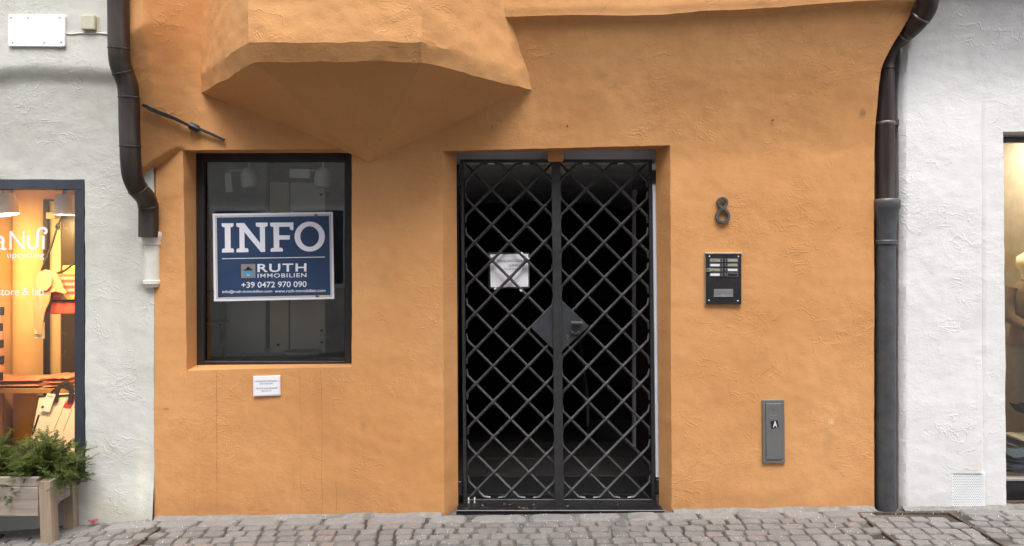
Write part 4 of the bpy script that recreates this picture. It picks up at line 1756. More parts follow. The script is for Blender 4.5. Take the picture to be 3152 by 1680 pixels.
def build_wall_tie():
    t = thing('wall_tie', 'black iron wall anchor slanting across the orange wall beside the downpipe', 'wall anchor', tuple(W(690, 432, 0.0)))
    pts = [(437, 322), (448, 326), (470, 338), (500, 350), (540, 366), (580, 385), (612, 396), (650, 412), (691, 431)]
    ps = []
    for px, py in pts:
        p = .15 if px < 500 else .05
        for _ in range(5):
            q = W(px, py, p)
            p = p_orange(q.x, q.z) + .022
        ps.append(p)
    hs = [.010, .015, .017, .016, .0145, .012, .0135, .012, .011]
    P = [W(px, py, p) for (px, py), p in zip(pts, ps)]
    MB().tube(P, hs, 4, ref=(0, 1, 0), twist=math.pi / 4).build('bar', 'tie_iron', t, bevel=.002)
    a, b = W(583, 384, ps[5]), W(610, 397, ps[6])
    d = (b - a).normalized()
    MB().tube([a, a + d * .010, a + d * .045, b + d * .004], [.018, .022, .022, .018], 8, ref=(0, 1, 0)).build('collar', 'tie_iron', t, smooth=30)


build_wall_tie()


def nails():
    k = 0
    for px, py, lab in ((1515, 395, 'small dark nail in the orange wall left of the other two above the gate'), (1745, 391, 'small dark nail in the orange wall directly above the gate'), (2372, 373, 'small dark nail in the orange wall above the house number')):
        c = W(px, py, 0.0)
        c.y = wy(c.x, c.z) - .002
        m = MB().tube([(c.x, c.y + .01, c.z), (c.x, c.y - .010, c.z), (c.x + .003, c.y - .014, c.z + .006)], .003, 6, ref=(1, 0, 0))
        o = m.build('nail', 'rust', None)
        tag(o, lab, 'nail', 'nails in the orange wall')


nails()

# ------------------------------------------------------------------ right white house and its downpipe
white = thing('white_house', 'bright white plastered house at the right edge with a clothes shop window', 'house', (2.9, 0, 0.056))
WX0, WX1 = xr(2771), 3.75


def p_white(x, z):
    e = 3.06
    p = 0.16 if z >= e else 0.15 * clamp(1 - (e - z) / 0.6) ** 2.2
    # raised field left of the flat band round the shop window
    zt = zr(335) + .02 * noise.noise((x * 3, 0, 0))
    f = sstep(xr(3026), xr(3016), x) * sstep(zt + .25, zt - .30, z)
    p += 0.012 * f
    # groove line between field and band
    p -= 0.010 * math.exp(-((x - xr(3024)) / 0.006) ** 2) * sstep(zt + .1, zt - .05, z)
    # rounded edge to the pipe chase
    p -= 0.03 * sstep(WX0 + 0.035, WX0, x) ** 2
    return p


shop_r = dict(rect=(xr(3090), 3.70, -0.03, zr(404)), warp=((xr(3098) - xr(3090), 0), (0, 0), (-0.004, 0), (0, 0)), inner=(xr(3092), 3.69, -0.03, zr(404)), depth=0.12)
vent_rect = (xr(2928), xr(3031), zr(1561), zr(1455))
vent_h = dict(rect=vent_rect, warp=((0, 0),) * 4, inner=vent_rect, depth=0.03)
wall_sheet('wall', 'white_plaster', white, WX0, WX1, -0.04, 3.62, 0.0145, p_white, [shop_r, vent_h], None, None, lambda x, z: -0.05 * sstep(2.72, 3.05, z) * sstep(2.6, WX0, x))
MB().box(WX0, WX0 + .04, .026, .16, -.04, 3.3).build('corner_return', 'white_plaster', white, origin=(0, 0, 0))
MB().box(2.2, 3.75, -0.17, .3, 3.625, 6.4).build('upper_wall', 'white_plaster', white, origin=(0, 0, 0))
m = MB()
m.box(2.252, 4.6, 0.2, .36, 3.3, 6.6)
m.box(2.252, 4.6, 4.0, 4.2, -.2, 6.6)
m.box(2.252, 4.6, 0.2, 4.2, 6.6, 6.8)
m.box(3.72, 4.6, 0.14, 4.2, -.2, 6.6)
m.box(3.752, 4.6, -0.17, .138, -.2, 6.6)
m.build('building_body', 'core_plaster', white)

# chase behind the right downpipe
MB().box(XRt - .02, WX0 + .02, 0.10, 0.15, -.06, 3.62).build('pipe_chase', 'white_plaster', white, origin=(0, 0, 0))


def build_vent():
    """perforated white cover: a sheet with round holes, a dark duct behind"""
    x0, x1, z0, z1 = vent_rect
    t = thing('vent_grille', 'square perforated white vent cover low on the right white wall', 'vent', ((x0 + x1) / 2, 0, z0))
    yb = -0.008
    m = MB()
    nxh, nzh = 17, 20
    w = (x1 - x0 - .008) / nxh
    h = (z1 - z0 - .008) / nzh
    r = min(w, h) * 0.31
    for j in range(nzh):
        sh = (w / 2 if j % 2 else 0)
        za, zb = z0 + .004 + j * h, z0 + .004 + (j + 1) * h
        cz = (za + zb) / 2
        for i in range(nxh - (1 if j % 2 else 0)):
            xa = x0 + .004 + i * w + sh
            xb = xa + w
            cx = (xa + xb) / 2
            o = len(m.v)
            cor = [(xb, cz), (xb, zb), (cx, zb), (xa, zb), (xa, cz), (xa, za), (cx, za), (xb, za)]
            vs = [(a, yb, b) for a, b in cor] + [(cx + r * math.cos(k * math.pi / 4), yb, cz + r * math.sin(k * math.pi / 4)) for k in range(8)]
            vs += [(cx + r * math.cos(k * math.pi / 4), yb + .0025, cz + r * math.sin(k * math.pi / 4)) for k in range(8)]
            fs = []
            for k in range(8):
                l = (k + 1) % 8
                fs += [(k, l, 8 + l, 8 + k), (8 + k, 8 + l, 16 + l, 16 + k)]
            m.add(vs, fs)
        if j % 2:
            m.quad((x0 + .004, yb, za), (x0 + .004 + w / 2, yb, za), (x0 + .004 + w / 2, yb, zb), (x0 + .004, yb, zb))
            m.quad((x1 - .004 - w / 2, yb, za), (x1 - .004, yb, za), (x1 - .004, yb, zb), (x1 - .004 - w / 2, yb, zb))
    for a, b, c, d in ((x0, x0 + .004, z0, z1), (x1 - .004, x1, z0, z1), (x0 + .004, x1 - .004, z0, z0 + .004), (x0 + .004, x1 - .004, z1 - .004, z1)):
        m.box(a, b, yb, .01, c, d)
    m.build('perforated_sheet', 'white_paint', t, merge=True)
    MB().box(x0 + .001, x1 - .001, .024, .028, z0 + .001, z1 - .001).build('duct', 'print_black', t)


build_vent()


def ring_around(mb, path, i, t, r, w, n=20, ref=(0, 1, 0)):
    a, b = Vector(path[i]), Vector(path[i + 1])
    c = a.lerp(b, t)
    d = (b - a).normalized()
    mb.tube([c - d * w, c - d * w * .5, c + d * w * .5, c + d * w], [r * .985, r * 1.06, r * 1.06, r * .985], n, ref=ref)


def curve_pts(ctrl, sub=8):
    P = [Vector(c) for c in ctrl]
    out = []
    for i in range(len(P) - 1):
        p0, p1, p2, p3 = P[max(i - 1, 0)], P[i], P[i + 1], P[min(i + 2, len(P) - 1)]
        for s in range(sub):
            t = s / sub
            out.append(0.5 * ((2 * p1) + (p2 - p0) * t + (2 * p0 - 5 * p1 + 4 * p2 - p3) * t * t + (3 * p1 - p0 - 3 * p2 + p3) * t ** 3))
    out.append(P[-1])
    return out


def build_right_pipe():
    cx = xr(2729)
    t = thing('downpipe', 'brown copper downpipe ending in a black cast iron pipe at the right white house', 'downpipe', (cx, 0.02, gz(2.26)))
    y0 = 0.015
    r = 0.0525
    zb = W(0, 620, 0).z
    zz = lambda y: W(0, y, 0).z
    straight = [(cx, y0, zb), (cx, y0, zz(372)), (cx, y0, zz(215))]
    MB().tube(straight, r, 24).build('copper_pipe', 'copper_brown', t, smooth=50)
    el = curve_pts([(cx, y0, zz(215)), (cx, y0, zz(190)), (W(2738, 145, .01)), (W(2772, 112, .05)), (W(2800, 90, .10))], 6)
    MB().tube(el, r * 1.02, 24).build('elbow', 'copper_brown', t, smooth=50)
    el2 = curve_pts([W(2800, 90, .10), W(2824, 66, .15), W(2850, 30, .20), W(2858, -20, .24), W(2858, -120, .25), W(2858, -500, .25)], 6)
    MB().tube(el2, r * 1.04, 24).build('elbow', 'copper_brown', t, smooth=50)
    m = MB()
    ring_around(m, straight, 0, .97, r, .013)
    m.build('joint_bead', 'copper_bead', t, smooth=40)
    for pth, i, tt in ((el, 19, .5), (el2, 8, .5), (el, 1, .2)):
        m = MB()
        ring_around(m, pth, min(i, len(pth) - 2), tt, r * 1.03, .008 if i != 1 else .003)
        m.build('joint_bead', 'copper_bead', t, smooth=40)
    # bracket stub into the wall
    MB().box(cx + r * .8, cx + r + .03, y0 - .004, y0 + .03, zz(384), zz(366)).build('bracket', 'rust', t)
    # cast iron: bell mouth, neck, ring, long pipe
    prof = [(612, .074), (617, .081), (624, .082), (640, .080), (648, .074), (654, .073), (670, .066), (700, .060), (738, .058), (741, .064), (751, .064), (754, .056), (1000, .0565), (1300, .0570), (1565, .0575)]
    MB().tube([(cx + .002, y0, zz(y) if y < 1560 else gz(2.26) - .03) for y, _ in prof], [q for _, q in prof], 28).build('cast_iron_pipe', 'cast_iron', t, smooth=35)


build_right_pipe()


# --- right shop: window and what stands in it
def build_right_shop():
    yg = 0.12
    Z = lambda y, d=yg: W(0, y, -d).z
    x0, x1 = xr(3080), 3.70
    MB().box(x0, x1, .122, .17, Z(420), Z(398) + .03).build('window_head', 'ceiling_grey', white)
    fr = MB().box(x0, x1, .124, .165, Z(437), Z(420) - .001).build('window_frame', 'black_metal', white, bevel=.002)
    MB().box(x0, x1, .124, .165, 0.055, Z(1480)).build('window_base', 'black_metal', white, bevel=.003)
    MB().box(x0, x1, .120, .168, Z(1480), Z(1472)).build('base_rail', 'plate_aluminium', white, bevel=.001)
    MB().box(x0, x1, .10, .168, 0.03, .0545).build('sill_stone', 'rust', white)
    MB().box(x0, x1, .140, .146, Z(1478), Z(430)).build('pane', 'shop_glass', white)
    # room
    ya, yb = .17, 1.5
    xa, xb, za, zb = 2.95, 3.9, .20, 2.60
    MB().box(xa, xb, yb, yb + .05, za, zb).build('room_back', 'right_shop_wall', white)
    MB().box(xa - .05, xa, ya, yb, za, zb).build('room_side', 'right_shop_wall', white)
    MB().box(xb, xb + .05, ya, yb, za, zb).build('room_side', 'right_shop_wall', white)
    MB().box(xa - .05, xb + .05, ya, yb + .05, zb, zb + .05).build('room_ceiling', 'ceiling_grey', white)
    MB().box(xa - .05, xb + .05, ya, yb + .05, za - .05, za).build('room_floor', 'wood_dark', white)
    m = MB()
    m.box(xa - .05, xr(3092) + .02, .13, .169, -.05, zb)
    m.build('room_front', 'right_shop_wall', white)
    # sloping dark beam across the wall
    a, b = W(3060, 620, -1.40), W(3190, 720, -1.40)
    m = MB().box(a.x - .1, b.x + .4, 1.36, 1.495, (a.z + b.z) / 2 - .05, (a.z + b.z) / 2 + .05)
    m.rot(((a.x + b.x) / 2, 1.42, (a.z + b.z) / 2), 'Y', math.atan2(100, 130) * .75)
    m.build('sloping_beam', 'beam_grey', white)
    for y in (960, 1015, 1210):
        c = W(3104 if y < 1200 else 3112, y, -1.48)
        MB().box(c.x - .02, c.x + .03, 1.485, 1.499, c.z - .03, c.z + .03).build('wall_outlet', 'outlet_cream', white, bevel=.003)
    # added lamp, hidden under the ceiling, that brightens the room
    c = W(3108, 455, -.7)
    t = thing('added_ceiling_lamp', 'added, unseen lamp under the ceiling of the right shop window', 'lamp', (3.45, .7, 2.55))
    MB().tube([(3.45, .7, 2.598), (3.45, .7, 2.56), (3.45, .7, 2.50)], [.03, .07, .07], 20).build('lamp_body', 'lamp_white', t, smooth=40)
    MB().disc((0, 0, 0), .06, -.001, .001, 20).rot((0, 0, 0), 'X', R(90)).build('lamp_lens', 'lamp_glow', t)
    lens = [o for o in t.children if o.name.startswith('lamp_lens')][0]
    lens.location = (0, 0, -.053)
    ld = bpy.data.lights.new('shop_light', 'AREA')
    ld.shape = 'DISK'
    ld.size = .12
    ld.energy = 9
    ld.color = (1.0, .80, .50)
    lo = bpy.data.objects.new('lamp_light', ld)
    COL.objects.link(lo)
    lo.parent = t
    lo.location = (0, 0, -.058)


build_right_shop()


def build_mannequin():
    y = .75
    k = (CAM_D + y) / FPX
    c = W(3165, 1290, -y)
    t = thing('mannequin', 'mannequin in a tan jacket, rose tunic and grey trousers in the right shop window', 'mannequin', (c.x, y, .20))
    x = c.x
    Z = lambda py: W(0, py, -y).z

    def lathe(name, mat, prof, cx=x, sq=.65, n=20):
        m = MB().tube([(cx + dx, y, Z(py)) for py, _, dx in prof], [r for _, r, _ in prof], n)
        for v in m.v:
            v.y = y + (v.y - y) * sq
        return m.build(name, mat, t, smooth=50)
    lathe('jacket', 'tan_jacket', [(860, .05, 0), (880, .10, 0), (900, .135, 0), (960, .125, 0), (1010, .115, 0), (1040, .13, 0)])
    lathe('tunic', 'rose_tunic', [(985, .115, 0), (1030, .125, 0), (1060, .15, 0)])
    for s in (-1, 1):
        m = MB().tube([(x + s * .125, y, Z(885)), (x + s * .155, y, Z(930)), (x + s * .16, y - .03, Z(975)), (x + s * .11, y - .12, Z(1000))], [.045, .048, .043, .034], 14)
        m.build('sleeve', 'tan_jacket', t, smooth=50)
        m = MB().tube([(x + s * .10, y - .13, Z(1000)), (x + s * .07, y - .16, Z(1012)), (x + s * .045, y - .17, Z(1025))], [.026, .030, .012], 10)
        m.build('glove', 'black_cloth', t, smooth=50)
        lathe('trouser_leg', 'grey_trouser', [(1050, .072, s * .065), (1120, .066, s * .068), (1200, .055, s * .07), (1240, .052, s * .07)], sq=.8)
        m = MB().tube([(x + s * .07, y + .03, Z(1238)), (x + s * .072, y - .02, Z(1250)), (x + s * .075, y - .12, Z(1258))], [.04, .042, .02], 12)
        m.build('shoe', 'black_cloth', t, smooth=50)
    MB().tube([(x, y, Z(1258)), (x, y, .2)], .012, 10).build('stand_rod', 'plate_aluminium', t, smooth=50)
    MB().tube([(x, y, .205), (x, y, .215)], .14, 24).build('stand_base', 'plate_aluminium', t, smooth=30)
    MB().tube([(x, y, Z(862)), (x, y, Z(840)), (x, y, Z(815)), (x, y, Z(790)), (x, y, Z(775))], [.042, .04, .075, .07, .02], 16).build('head', 'white_canvas', t, smooth=60)
    MB().tube([(x - .03, y - .075, Z(872)), (x + .02, y - .085, Z(895)), (x + .05, y - .075, Z(872))], .02, 8).build('collar', 'stripe_knit', t, smooth=60)


build_mannequin()


def folded(name, mat, label, px0, px1, py_b, y, layers, h, dep, cat, stripes=None, group=None, zbase=None):
    a, b = W(px0, py_b, -y), W(px1, py_b, -y)
    t = thing(name, label, cat, ((a.x + b.x) / 2, y, a.z if zbase is None else zbase), group)
    zb = a.z if zbase is None else zbase
    for i in range(layers):
        z = zb + i * h
        m = MB()
        n, mm = 22, 8
        vs, fs = [], []
        for j in range(mm):
            ang = math.pi * 2 * j / mm
            for q in range(n + 1):
                u = q / n
                x = lerp(a.x, b.x, u) + .004 * noise.noise((u * 4, i * 3.1, j))
                e = 1 - abs(2 * u - 1) ** 6
                rr = h * .5 * (0.55 + .45 * e) * (1 + .5 * noise.noise((u * 5, i * 2.0, 1)))
                vs.append((x, y + dep / 2 * math.cos(ang) * (1 + .06 * noise.noise((u * 3, j, i))), z + h * .5 + rr * math.sin(ang) * 1.0 + .006 * noise.noise((u * 6, i * 4.0, 8))))
        for j in range(mm):
            l = (j + 1) % mm
            for q in range(n):
                fs.append((j * (n + 1) + q, j * (n + 1) + q + 1, l * (n + 1) + q + 1, l * (n + 1) + q))
        fs.append(tuple(j * (n + 1) for j in range(mm)))
        fs.append(tuple(j * (n + 1) + n for j in range(mm - 1, -1, -1)))
        m.add(vs, fs)
        mt = mat if isinstance(mat, str) else mat[i % len(mat)]
        m.build('fold', mt, t, smooth=70)
    return t


folded('folded_jeans', 'denim', 'stack of folded blue jeans at the foot of the right shop window', 3085, 3200, 1462, .30, 4, .028, .20, 'jeans', zbase=.20)
folded('folded_knit', ['stripe_knit', 'knit_blue', 'stripe_knit', 'knit_blue', 'stripe_knit'], 'folded pale knitwear with dark blue stripes in the right shop window', 3112, 3215, 1375, .62, 5, .026, .22, 'knitwear', zbase=.20)

# ------------------------------------------------------------------ left cream house, its downpipe, shop window
cream = thing('cream_house', 'off white plastered house at the left edge with a bag shop window', 'house', (-2.9, 0, -0.06))
CX0, CX1 = -3.75, XL


def p_cream(x, z):
    e = 2.655 + 0.02 * math.sin(x * 4) + .012 * noise.noise((x * 3, 1, 2))
    p = 0.038 * sstep(e - .08, e + .03, z) + 0.06 * clamp((z - 2.0) / .65) ** 1.2
    # rounded swelling that swallows the foot of the downpipe
    p += 0.028 * math.exp(-((x - xr(458)) / .05) ** 2) * sstep(zr(900), zr(860), z) * sstep(zr(700), zr(740), z)
    # foot of the wall leans out a little
    p += 0.02 * sstep(0.30, 0.0, z)
    return p


shop_l = dict(rect=(-3.70, xr(262), zr(1464), zr(552)), warp=((0, 0),) * 4, inner=(-3.70, xr(262), zr(1464), zr(552)), depth=0.05)
wall_sheet('wall', 'cream_plaster', cream, CX0, CX1, -0.20, 3.62, 0.0145, p_cream, [shop_l])
MB().box(CX0, CX1 - .001, -0.26, .3, 3.625, 6.3).build('upper_wall', 'cream_plaster', cream, origin=(0, 0, 0))
MB().box(CX1 - .06, CX1 - .002, -.20, .05, 2.72, 3.62).build('overhang_return', 'cream_plaster', cream, origin=(0, 0, 0))
m = MB()
m.box(-4.6, -2.202, .2, .36, 3.3, 6.6)
m.box(-4.6, -2.202, 4.0, 4.2, -.3, 6.6)
m.box(-4.6, -2.202, .2, 4.2, 6.6, 6.8)
m.box(-4.6, -3.72, .14, 4.2, -.3, 6.6)
m.box(-4.6, -3.752, -.26, .138, -.3, 6.6)
m.build('building_body', 'core_plaster', cream)


def build_left_pipe():
    t = thing('downpipe', 'dark brown copper downpipe jogging down to a white painted stub beside the left shop', 'downpipe', tuple(W(457, 880, .03)))
    ctrl = [W(364, -420, .33), W(364, -60, .33), W(365, 60, .33), W(366, 150, .325), W(369, 190, .31), W(378, 222, .29), W(392, 258, .265), W(397, 300, .25), W(398, 345, .245), W(399, 400, .24), W(401, 450, .235), W(403, 500, .22), W(409, 545, .19), W(424, 580, .14), W(446, 606, .085), W(456, 632, .05), W(457, 660, .035), W(457, 730, .03)]
    path = curve_pts(ctrl, 6)
    r = .0545
    cuts = [0, 18, 30, 42, 60, 78, 90, len(path) - 1]
    for a, b in zip(cuts, cuts[1:]):
        nm = 'elbow' if a in (18, 30, 60, 78) else 'copper_pipe'
        MB().tube(path[a:b + 1], r, 24).build(nm, 'copper_brown', t, smooth=50)
    for i in cuts[1:-1]:
        m = MB()
        ring_around(m, path, i, 0.0, r * .985, .006, 24)
        m.build('seam', 'copper_seam', t, smooth=40)
    zz = lambda y: W(0, y, .03).z
    cx = W(456, 0, .03).x
    prof = [(712, .050), (714, .066), (722, .068), (733, .066), (740, .060), (752, .060), (756, .052), (800, .050), (862, .050), (864, .056), (874, .056), (877, .050), (884, .046)]
    MB().tube([(cx + .004, .014, zz(y)) for y, _ in prof], [q * .95 for _, q in prof], 24).build('painted_stub', 'cream_paint_iron', t, smooth=35)


build_left_pipe()


def build_left_signs():
    p = .107
    a, b = W(27, 46, p), W(203, 144, p)
    t = thing('blank_sign', 'blank white metal plate screwed high on the left wall', 'sign', ((a.x + b.x) / 2, -p + .03, b.z))
    m = MB()
    r = .012
    pts = []
    for cx_, cz_, a0 in ((b.x - r, a.z - r, 0), (a.x + r, a.z - r, 90), (a.x + r, b.z + r, 180), (b.x - r, b.z + r, 270)):
        for k in range(5):
            q = R(a0 + k * 22.5)
            pts.append((cx_ + r * math.cos(q), cz_ + r * math.sin(q)))
    m.prism(pts, -p - .008, -p + .06)
    m.rot(((a.x + b.x) / 2, -p, (a.z + b.z) / 2), 'Y', R(.4))
    m.build('plate', 'white_paint', t, bevel=.002)
    for px, py in ((37, 56), (90, 56), (187, 56), (42, 132), (139, 132), (191, 131)):
        c = W(px, py, p)
        c.y = -p - .0078
        MB().dome(c, .0045, .003, 10).build('screw', 'button_grey', t, smooth=50)
    a, b = W(255, 49, p), W(303, 99, p)
    t2 = thing('junction_box', 'small beige electrical junction box beside the left downpipe', 'junction box', ((a.x + b.x) / 2, -p + .03, b.z))
    MB().box(a.x, b.x, -p + .004, -p + .06, b.z, a.z).build('box', 'beige_plastic', t2, bevel=.004, seg=2)
    MB().box(a.x - .002, b.x - .012, -p - .018, -p + .003, b.z + .012, a.z + .002).build('cover', 'beige_plastic', t2, bevel=.006, seg=2)
    P = [W(202, 102, p), W(222, 104, p), W(245, 101, p), W(275, 102, p), W(305, 101, p), W(345, 105, p)]
    for v in P:
        v.y = -p + .005
    o = MB().tube(curve_pts(P, 4), .0045, 8, ref=(0, 0, 1)).build('cable', 'cream_paint_iron', None, smooth=60)
    tag(o, 'thin painted cable from the blank plate to the left downpipe', 'cable')


build_left_signs()


def build_left_window():
    y0 = -0.004
    x1, zt, zb = xr(260), zr(553), zr(1462)
    fw = .058
    fr = MB().box(-3.69, x1, y0, .05, zt - fw, zt).build('window_frame', 'slate_frame', cream, bevel=.002)
    MB().box(x1 - fw, x1, y0 - .0005, .05, zb, zt - fw - .0005).build('frame_bar', 'slate_frame', fr, bevel=.002)
    MB().box(-3.69, x1 - fw, y0, .05, zb, zb + fw).build('frame_bar', 'slate_frame', fr, bevel=.002)
    MB().box(x1, x1 + .006, .012, .05, zb, zt).build('dark_gap', 'print_black', fr)  # black strip stands for the shaded gap beside the frame
    for px, py in ((15, 569), (219, 567), (243, 590), (243, 798), (243, 1007), (243, 1215), (243, 1400)):
        c = W(px, py, 0)
        c.y = y0 - .0005
        MB().dome(c, .004, .0018, 10).build('screw', 'black_metal', fr, smooth=50)
    MB().box(-3.69, x1 - fw + .005, .030, .036, zb + fw - .005, zt - fw + .005).build('pane', 'shop_glass', cream)
    # lettering on the glass
    def conv(u, v):
        return W(u / 2.543, 540 + v / 2.543, -.0285)
    m = MB()
    text_into(m, 'a', -48, 50, 470, 585, conv, -.006)
    text_into(m, 'N', 75, 192, 434, 580, conv, -.006)
    # the joined u, long s and dotted i of the logo, drawn as strokes
    def stroke(pts, w):
        P = curve_pts([Vector((u, v, 0)) for u, v in pts], 6)
        vs = []
        for i in range(len(P)):
            d = (P[min(i + 1, len(P) - 1)] - P[max(i - 1, 0)]).normalized()
            n_ = Vector((-d.y, d.x, 0)) * w
            vs += [conv(P[i].x + n_.x, P[i].y + n_.y), conv(P[i].x - n_.x, P[i].y - n_.y)]
        m.add(vs, [(2 * i, 2 * i + 2, 2 * i + 3, 2 * i + 1) for i in range(len(P) - 1)])
    stroke([(222, 470), (222, 530), (232, 562), (255, 571), (282, 560), (292, 530), (294, 470), (298, 436), (318, 414), (345, 412), (362, 428), (358, 448), (342, 450)], 10)
    stroke([(339, 470), (339, 520), (339, 578)], 10)
    m.build('lettering', 'print_white', cream)
    for s, x0, xe, ya, yb in (('upcycling', 57, 346, 597, 660), ('store & lab', -22, 342, 878, 938)):
        m = MB()
        text_into(m, s, x0, xe, ya, yb, conv, .001)
        m.build('lettering', 'print_white', cream)
    # room
    xa, xb, ya, yb, za, zc = -3.70, -2.20, .055, 1.15, .18, 2.06
    MB().box(xa, xb, yb, yb + .05, za, zc + .3).build('room_back', 'warm_wall', cream)
    MB().box(xb, xb + .04, ya, yb, za, zc + .3).build('room_side', 'warm_wall', cream)
    MB().box(xa - .02, xa, ya, yb, za, zc + .3).build('room_side', 'warm_wall', cream)
    MB().box(xa, xb, ya, yb, zc + .11, zc + .16).build('room_ceiling', 'warm_wall', cream)
    MB().box(xa, xb, ya, yb, za - .05, za).build('room_floor', 'shop_floor', cream)
    m = MB()
    m.box(x1 + .007, xb + .04, .051, .056, za - .1, zc + .4)
    m.build('room_front', 'warm_wall', cream)
    # column, dark post, pale panel and dark mirror at the right
    d = .95
    def vb(name, mat, p0, p1, t0, t1, y, th, bevel=.003):
        a, b = W(p0, t0, -y), W(p1, t1, -y)
        return MB().box(a.x, b.x, y, y + th, max(b.z, za), a.z).build(name, mat, cream, bevel=bevel)
    vb('metal_post', 'black_metal', 132, 145, 616, 1520, .80, .03)
    vb('pale_panel', 'warm_panel', 145, 186, 616, 1520, .84, .02)
    vb('dark_mirror', 'mirror_dark', 186, 262, 600, 1520, .85, .02)
    vb('mirror_edge', 'black_metal', 132, 176, 613, 619, .79, .02)
    vb('clamp', 'warm_panel', 141, 168, 653, 673, .77, .02)
    c = W(45, 1000, -.72)
    MB().tube([(c.x - .02, .98, za), (c.x - .02, .98, zc + .11)], .15, 32).build('round_column', 'warm_wall', cream, smooth=60)


build_left_window()


def shop_lamp(label, px, tilt, light):
    y = .13
    c = W(px, 600, -y)
    bot = W(px, 661, -y)
    t = thing('shop_lamp', label, 'lamp', (c.x, y, bot.z), 'lit lamps under the ceiling of the left shop')
    r = .066
    m = MB().tube([(c.x, y, c.z), (c.x, y, c.z - .004), (c.x, y, bot.z + .004), (c.x, y, bot.z)], [r * .9, r * .95, r, r], 28, cap=False)
    m.tube([(c.x, y, c.z + .001), (c.x, y, c.z - .001)], r * .9, 28)
    m.rot((c.x, y, c.z), 'Y', tilt)
    m.build('lamp_shade', 'lamp_white', t, smooth=40)
    g = MB().tube([(c.x, y, bot.z + .008), (c.x, y, bot.z + .004)], r * .95, 28)
    g.rot((c.x, y, c.z), 'Y', tilt)
    g.build('glowing_lens', 'lamp_glow', t)
    MB().tube([(c.x, y, c.z), (c.x, y, 2.168)], .008, 8).build('stem', 'plate_aluminium', t, smooth=40)
    ld = bpy.data.lights.new('shop_light', 'AREA')
    ld.shape = 'DISK'
    ld.size = .11
    ld.energy = light
    ld.color = (1.0, .66, .28)
    ld.spread = R(170)
    lo = bpy.data.objects.new('lamp_light', ld)
    COL.objects.link(lo)
    lo.parent = t
    lo.location = (0, 0, -.004)
    lo.rotation_euler = (R(32), tilt, 0)


shop_lamp('lit white cylinder lamp beside the window frame of the left shop', 204, 0, 8.0)
shop_lamp('lit white cylinder lamp tilted at the left edge of the photo', 10, R(-10), 8.0)
shop_lamp('added, unseen lit white cylinder lamp, farthest left in the shop', -190, 0, 6.5)  # lamp added out of view to light the shop


def build_shelf():
    y = .60
    a, b = W(-260, 1192, -y), W(262, 1192, -y)
    t = thing('display_shelf', 'pine display shelf carrying peach towels in the left shop window', 'shelf', ((a.x + b.x) / 2, y, .18))
    b.x = min(b.x, -2.215)
    a.x = -3.68
    MB().box(a.x, b.x, .56, .80, a.z - .035, a.z).build('board', 'pine_shelf', t, bevel=.003)
    for x in (a.x + .05, lerp(a.x, b.x, .62), b.x - .03):
        MB().box(x, x + .025, .70, .73, .18, a.z - .0355).build('leg', 'pine_shelf', t, bevel=.002)
    return a.z


SHZ = build_shelf()
folded('folded_towel', 'peach_cloth', 'folded peach towel on the pine shelf at the left edge of the photo', -60, 146, 1190, .66, 2, .036, .2, 'towel', zbase=SHZ, group='peach towels on the shelf')
folded('folded_towel', 'peach_cloth', 'folded peach towel on the pine shelf beside the window frame', 160, 240, 1190, .66, 3, .028, .2, 'towel', zbase=SHZ, group='peach towels on the shelf')


def drape_poly(name, mat, outline, y, parent, conv, wav=.015, th=.006):
    """hanging cloth: an outline filled with a fine grid that billows, with thickness"""
    P = [conv(u, v, y) for u, v in outline]
    bm = bmesh.new()
    vs = [bm.verts.new(q) for q in P]
    bm.faces.new(vs)
    bmesh.ops.triangulate(bm, faces=bm.faces)
    bmesh.ops.subdivide_edges(bm, edges=bm.edges, cuts=5, use_grid_fill=True)
    bmesh.ops.triangulate(bm, faces=bm.faces)
    for v in bm.verts:
        v.co.y += wav * noise.noise((v.co.x * 16 + v.co.z * 4, 2.0, v.co.z * 3)) + wav * .5 * math.sin(v.co.x * 70 + v.co.z * 12)
    g = bmesh.ops.extrude_face_region(bm, geom=bm.faces[:])
    for e in g['geom']:
        if isinstance(e, bmesh.types.BMVert):
            e.co.y += th
    bmesh.ops.recalc_face_normals(bm, faces=bm.faces)
    return finish(name, bm, mat, parent, 60)


def LC(u, v, y):
    return W(u / 2.543, 540 + v / 2.543, -y)


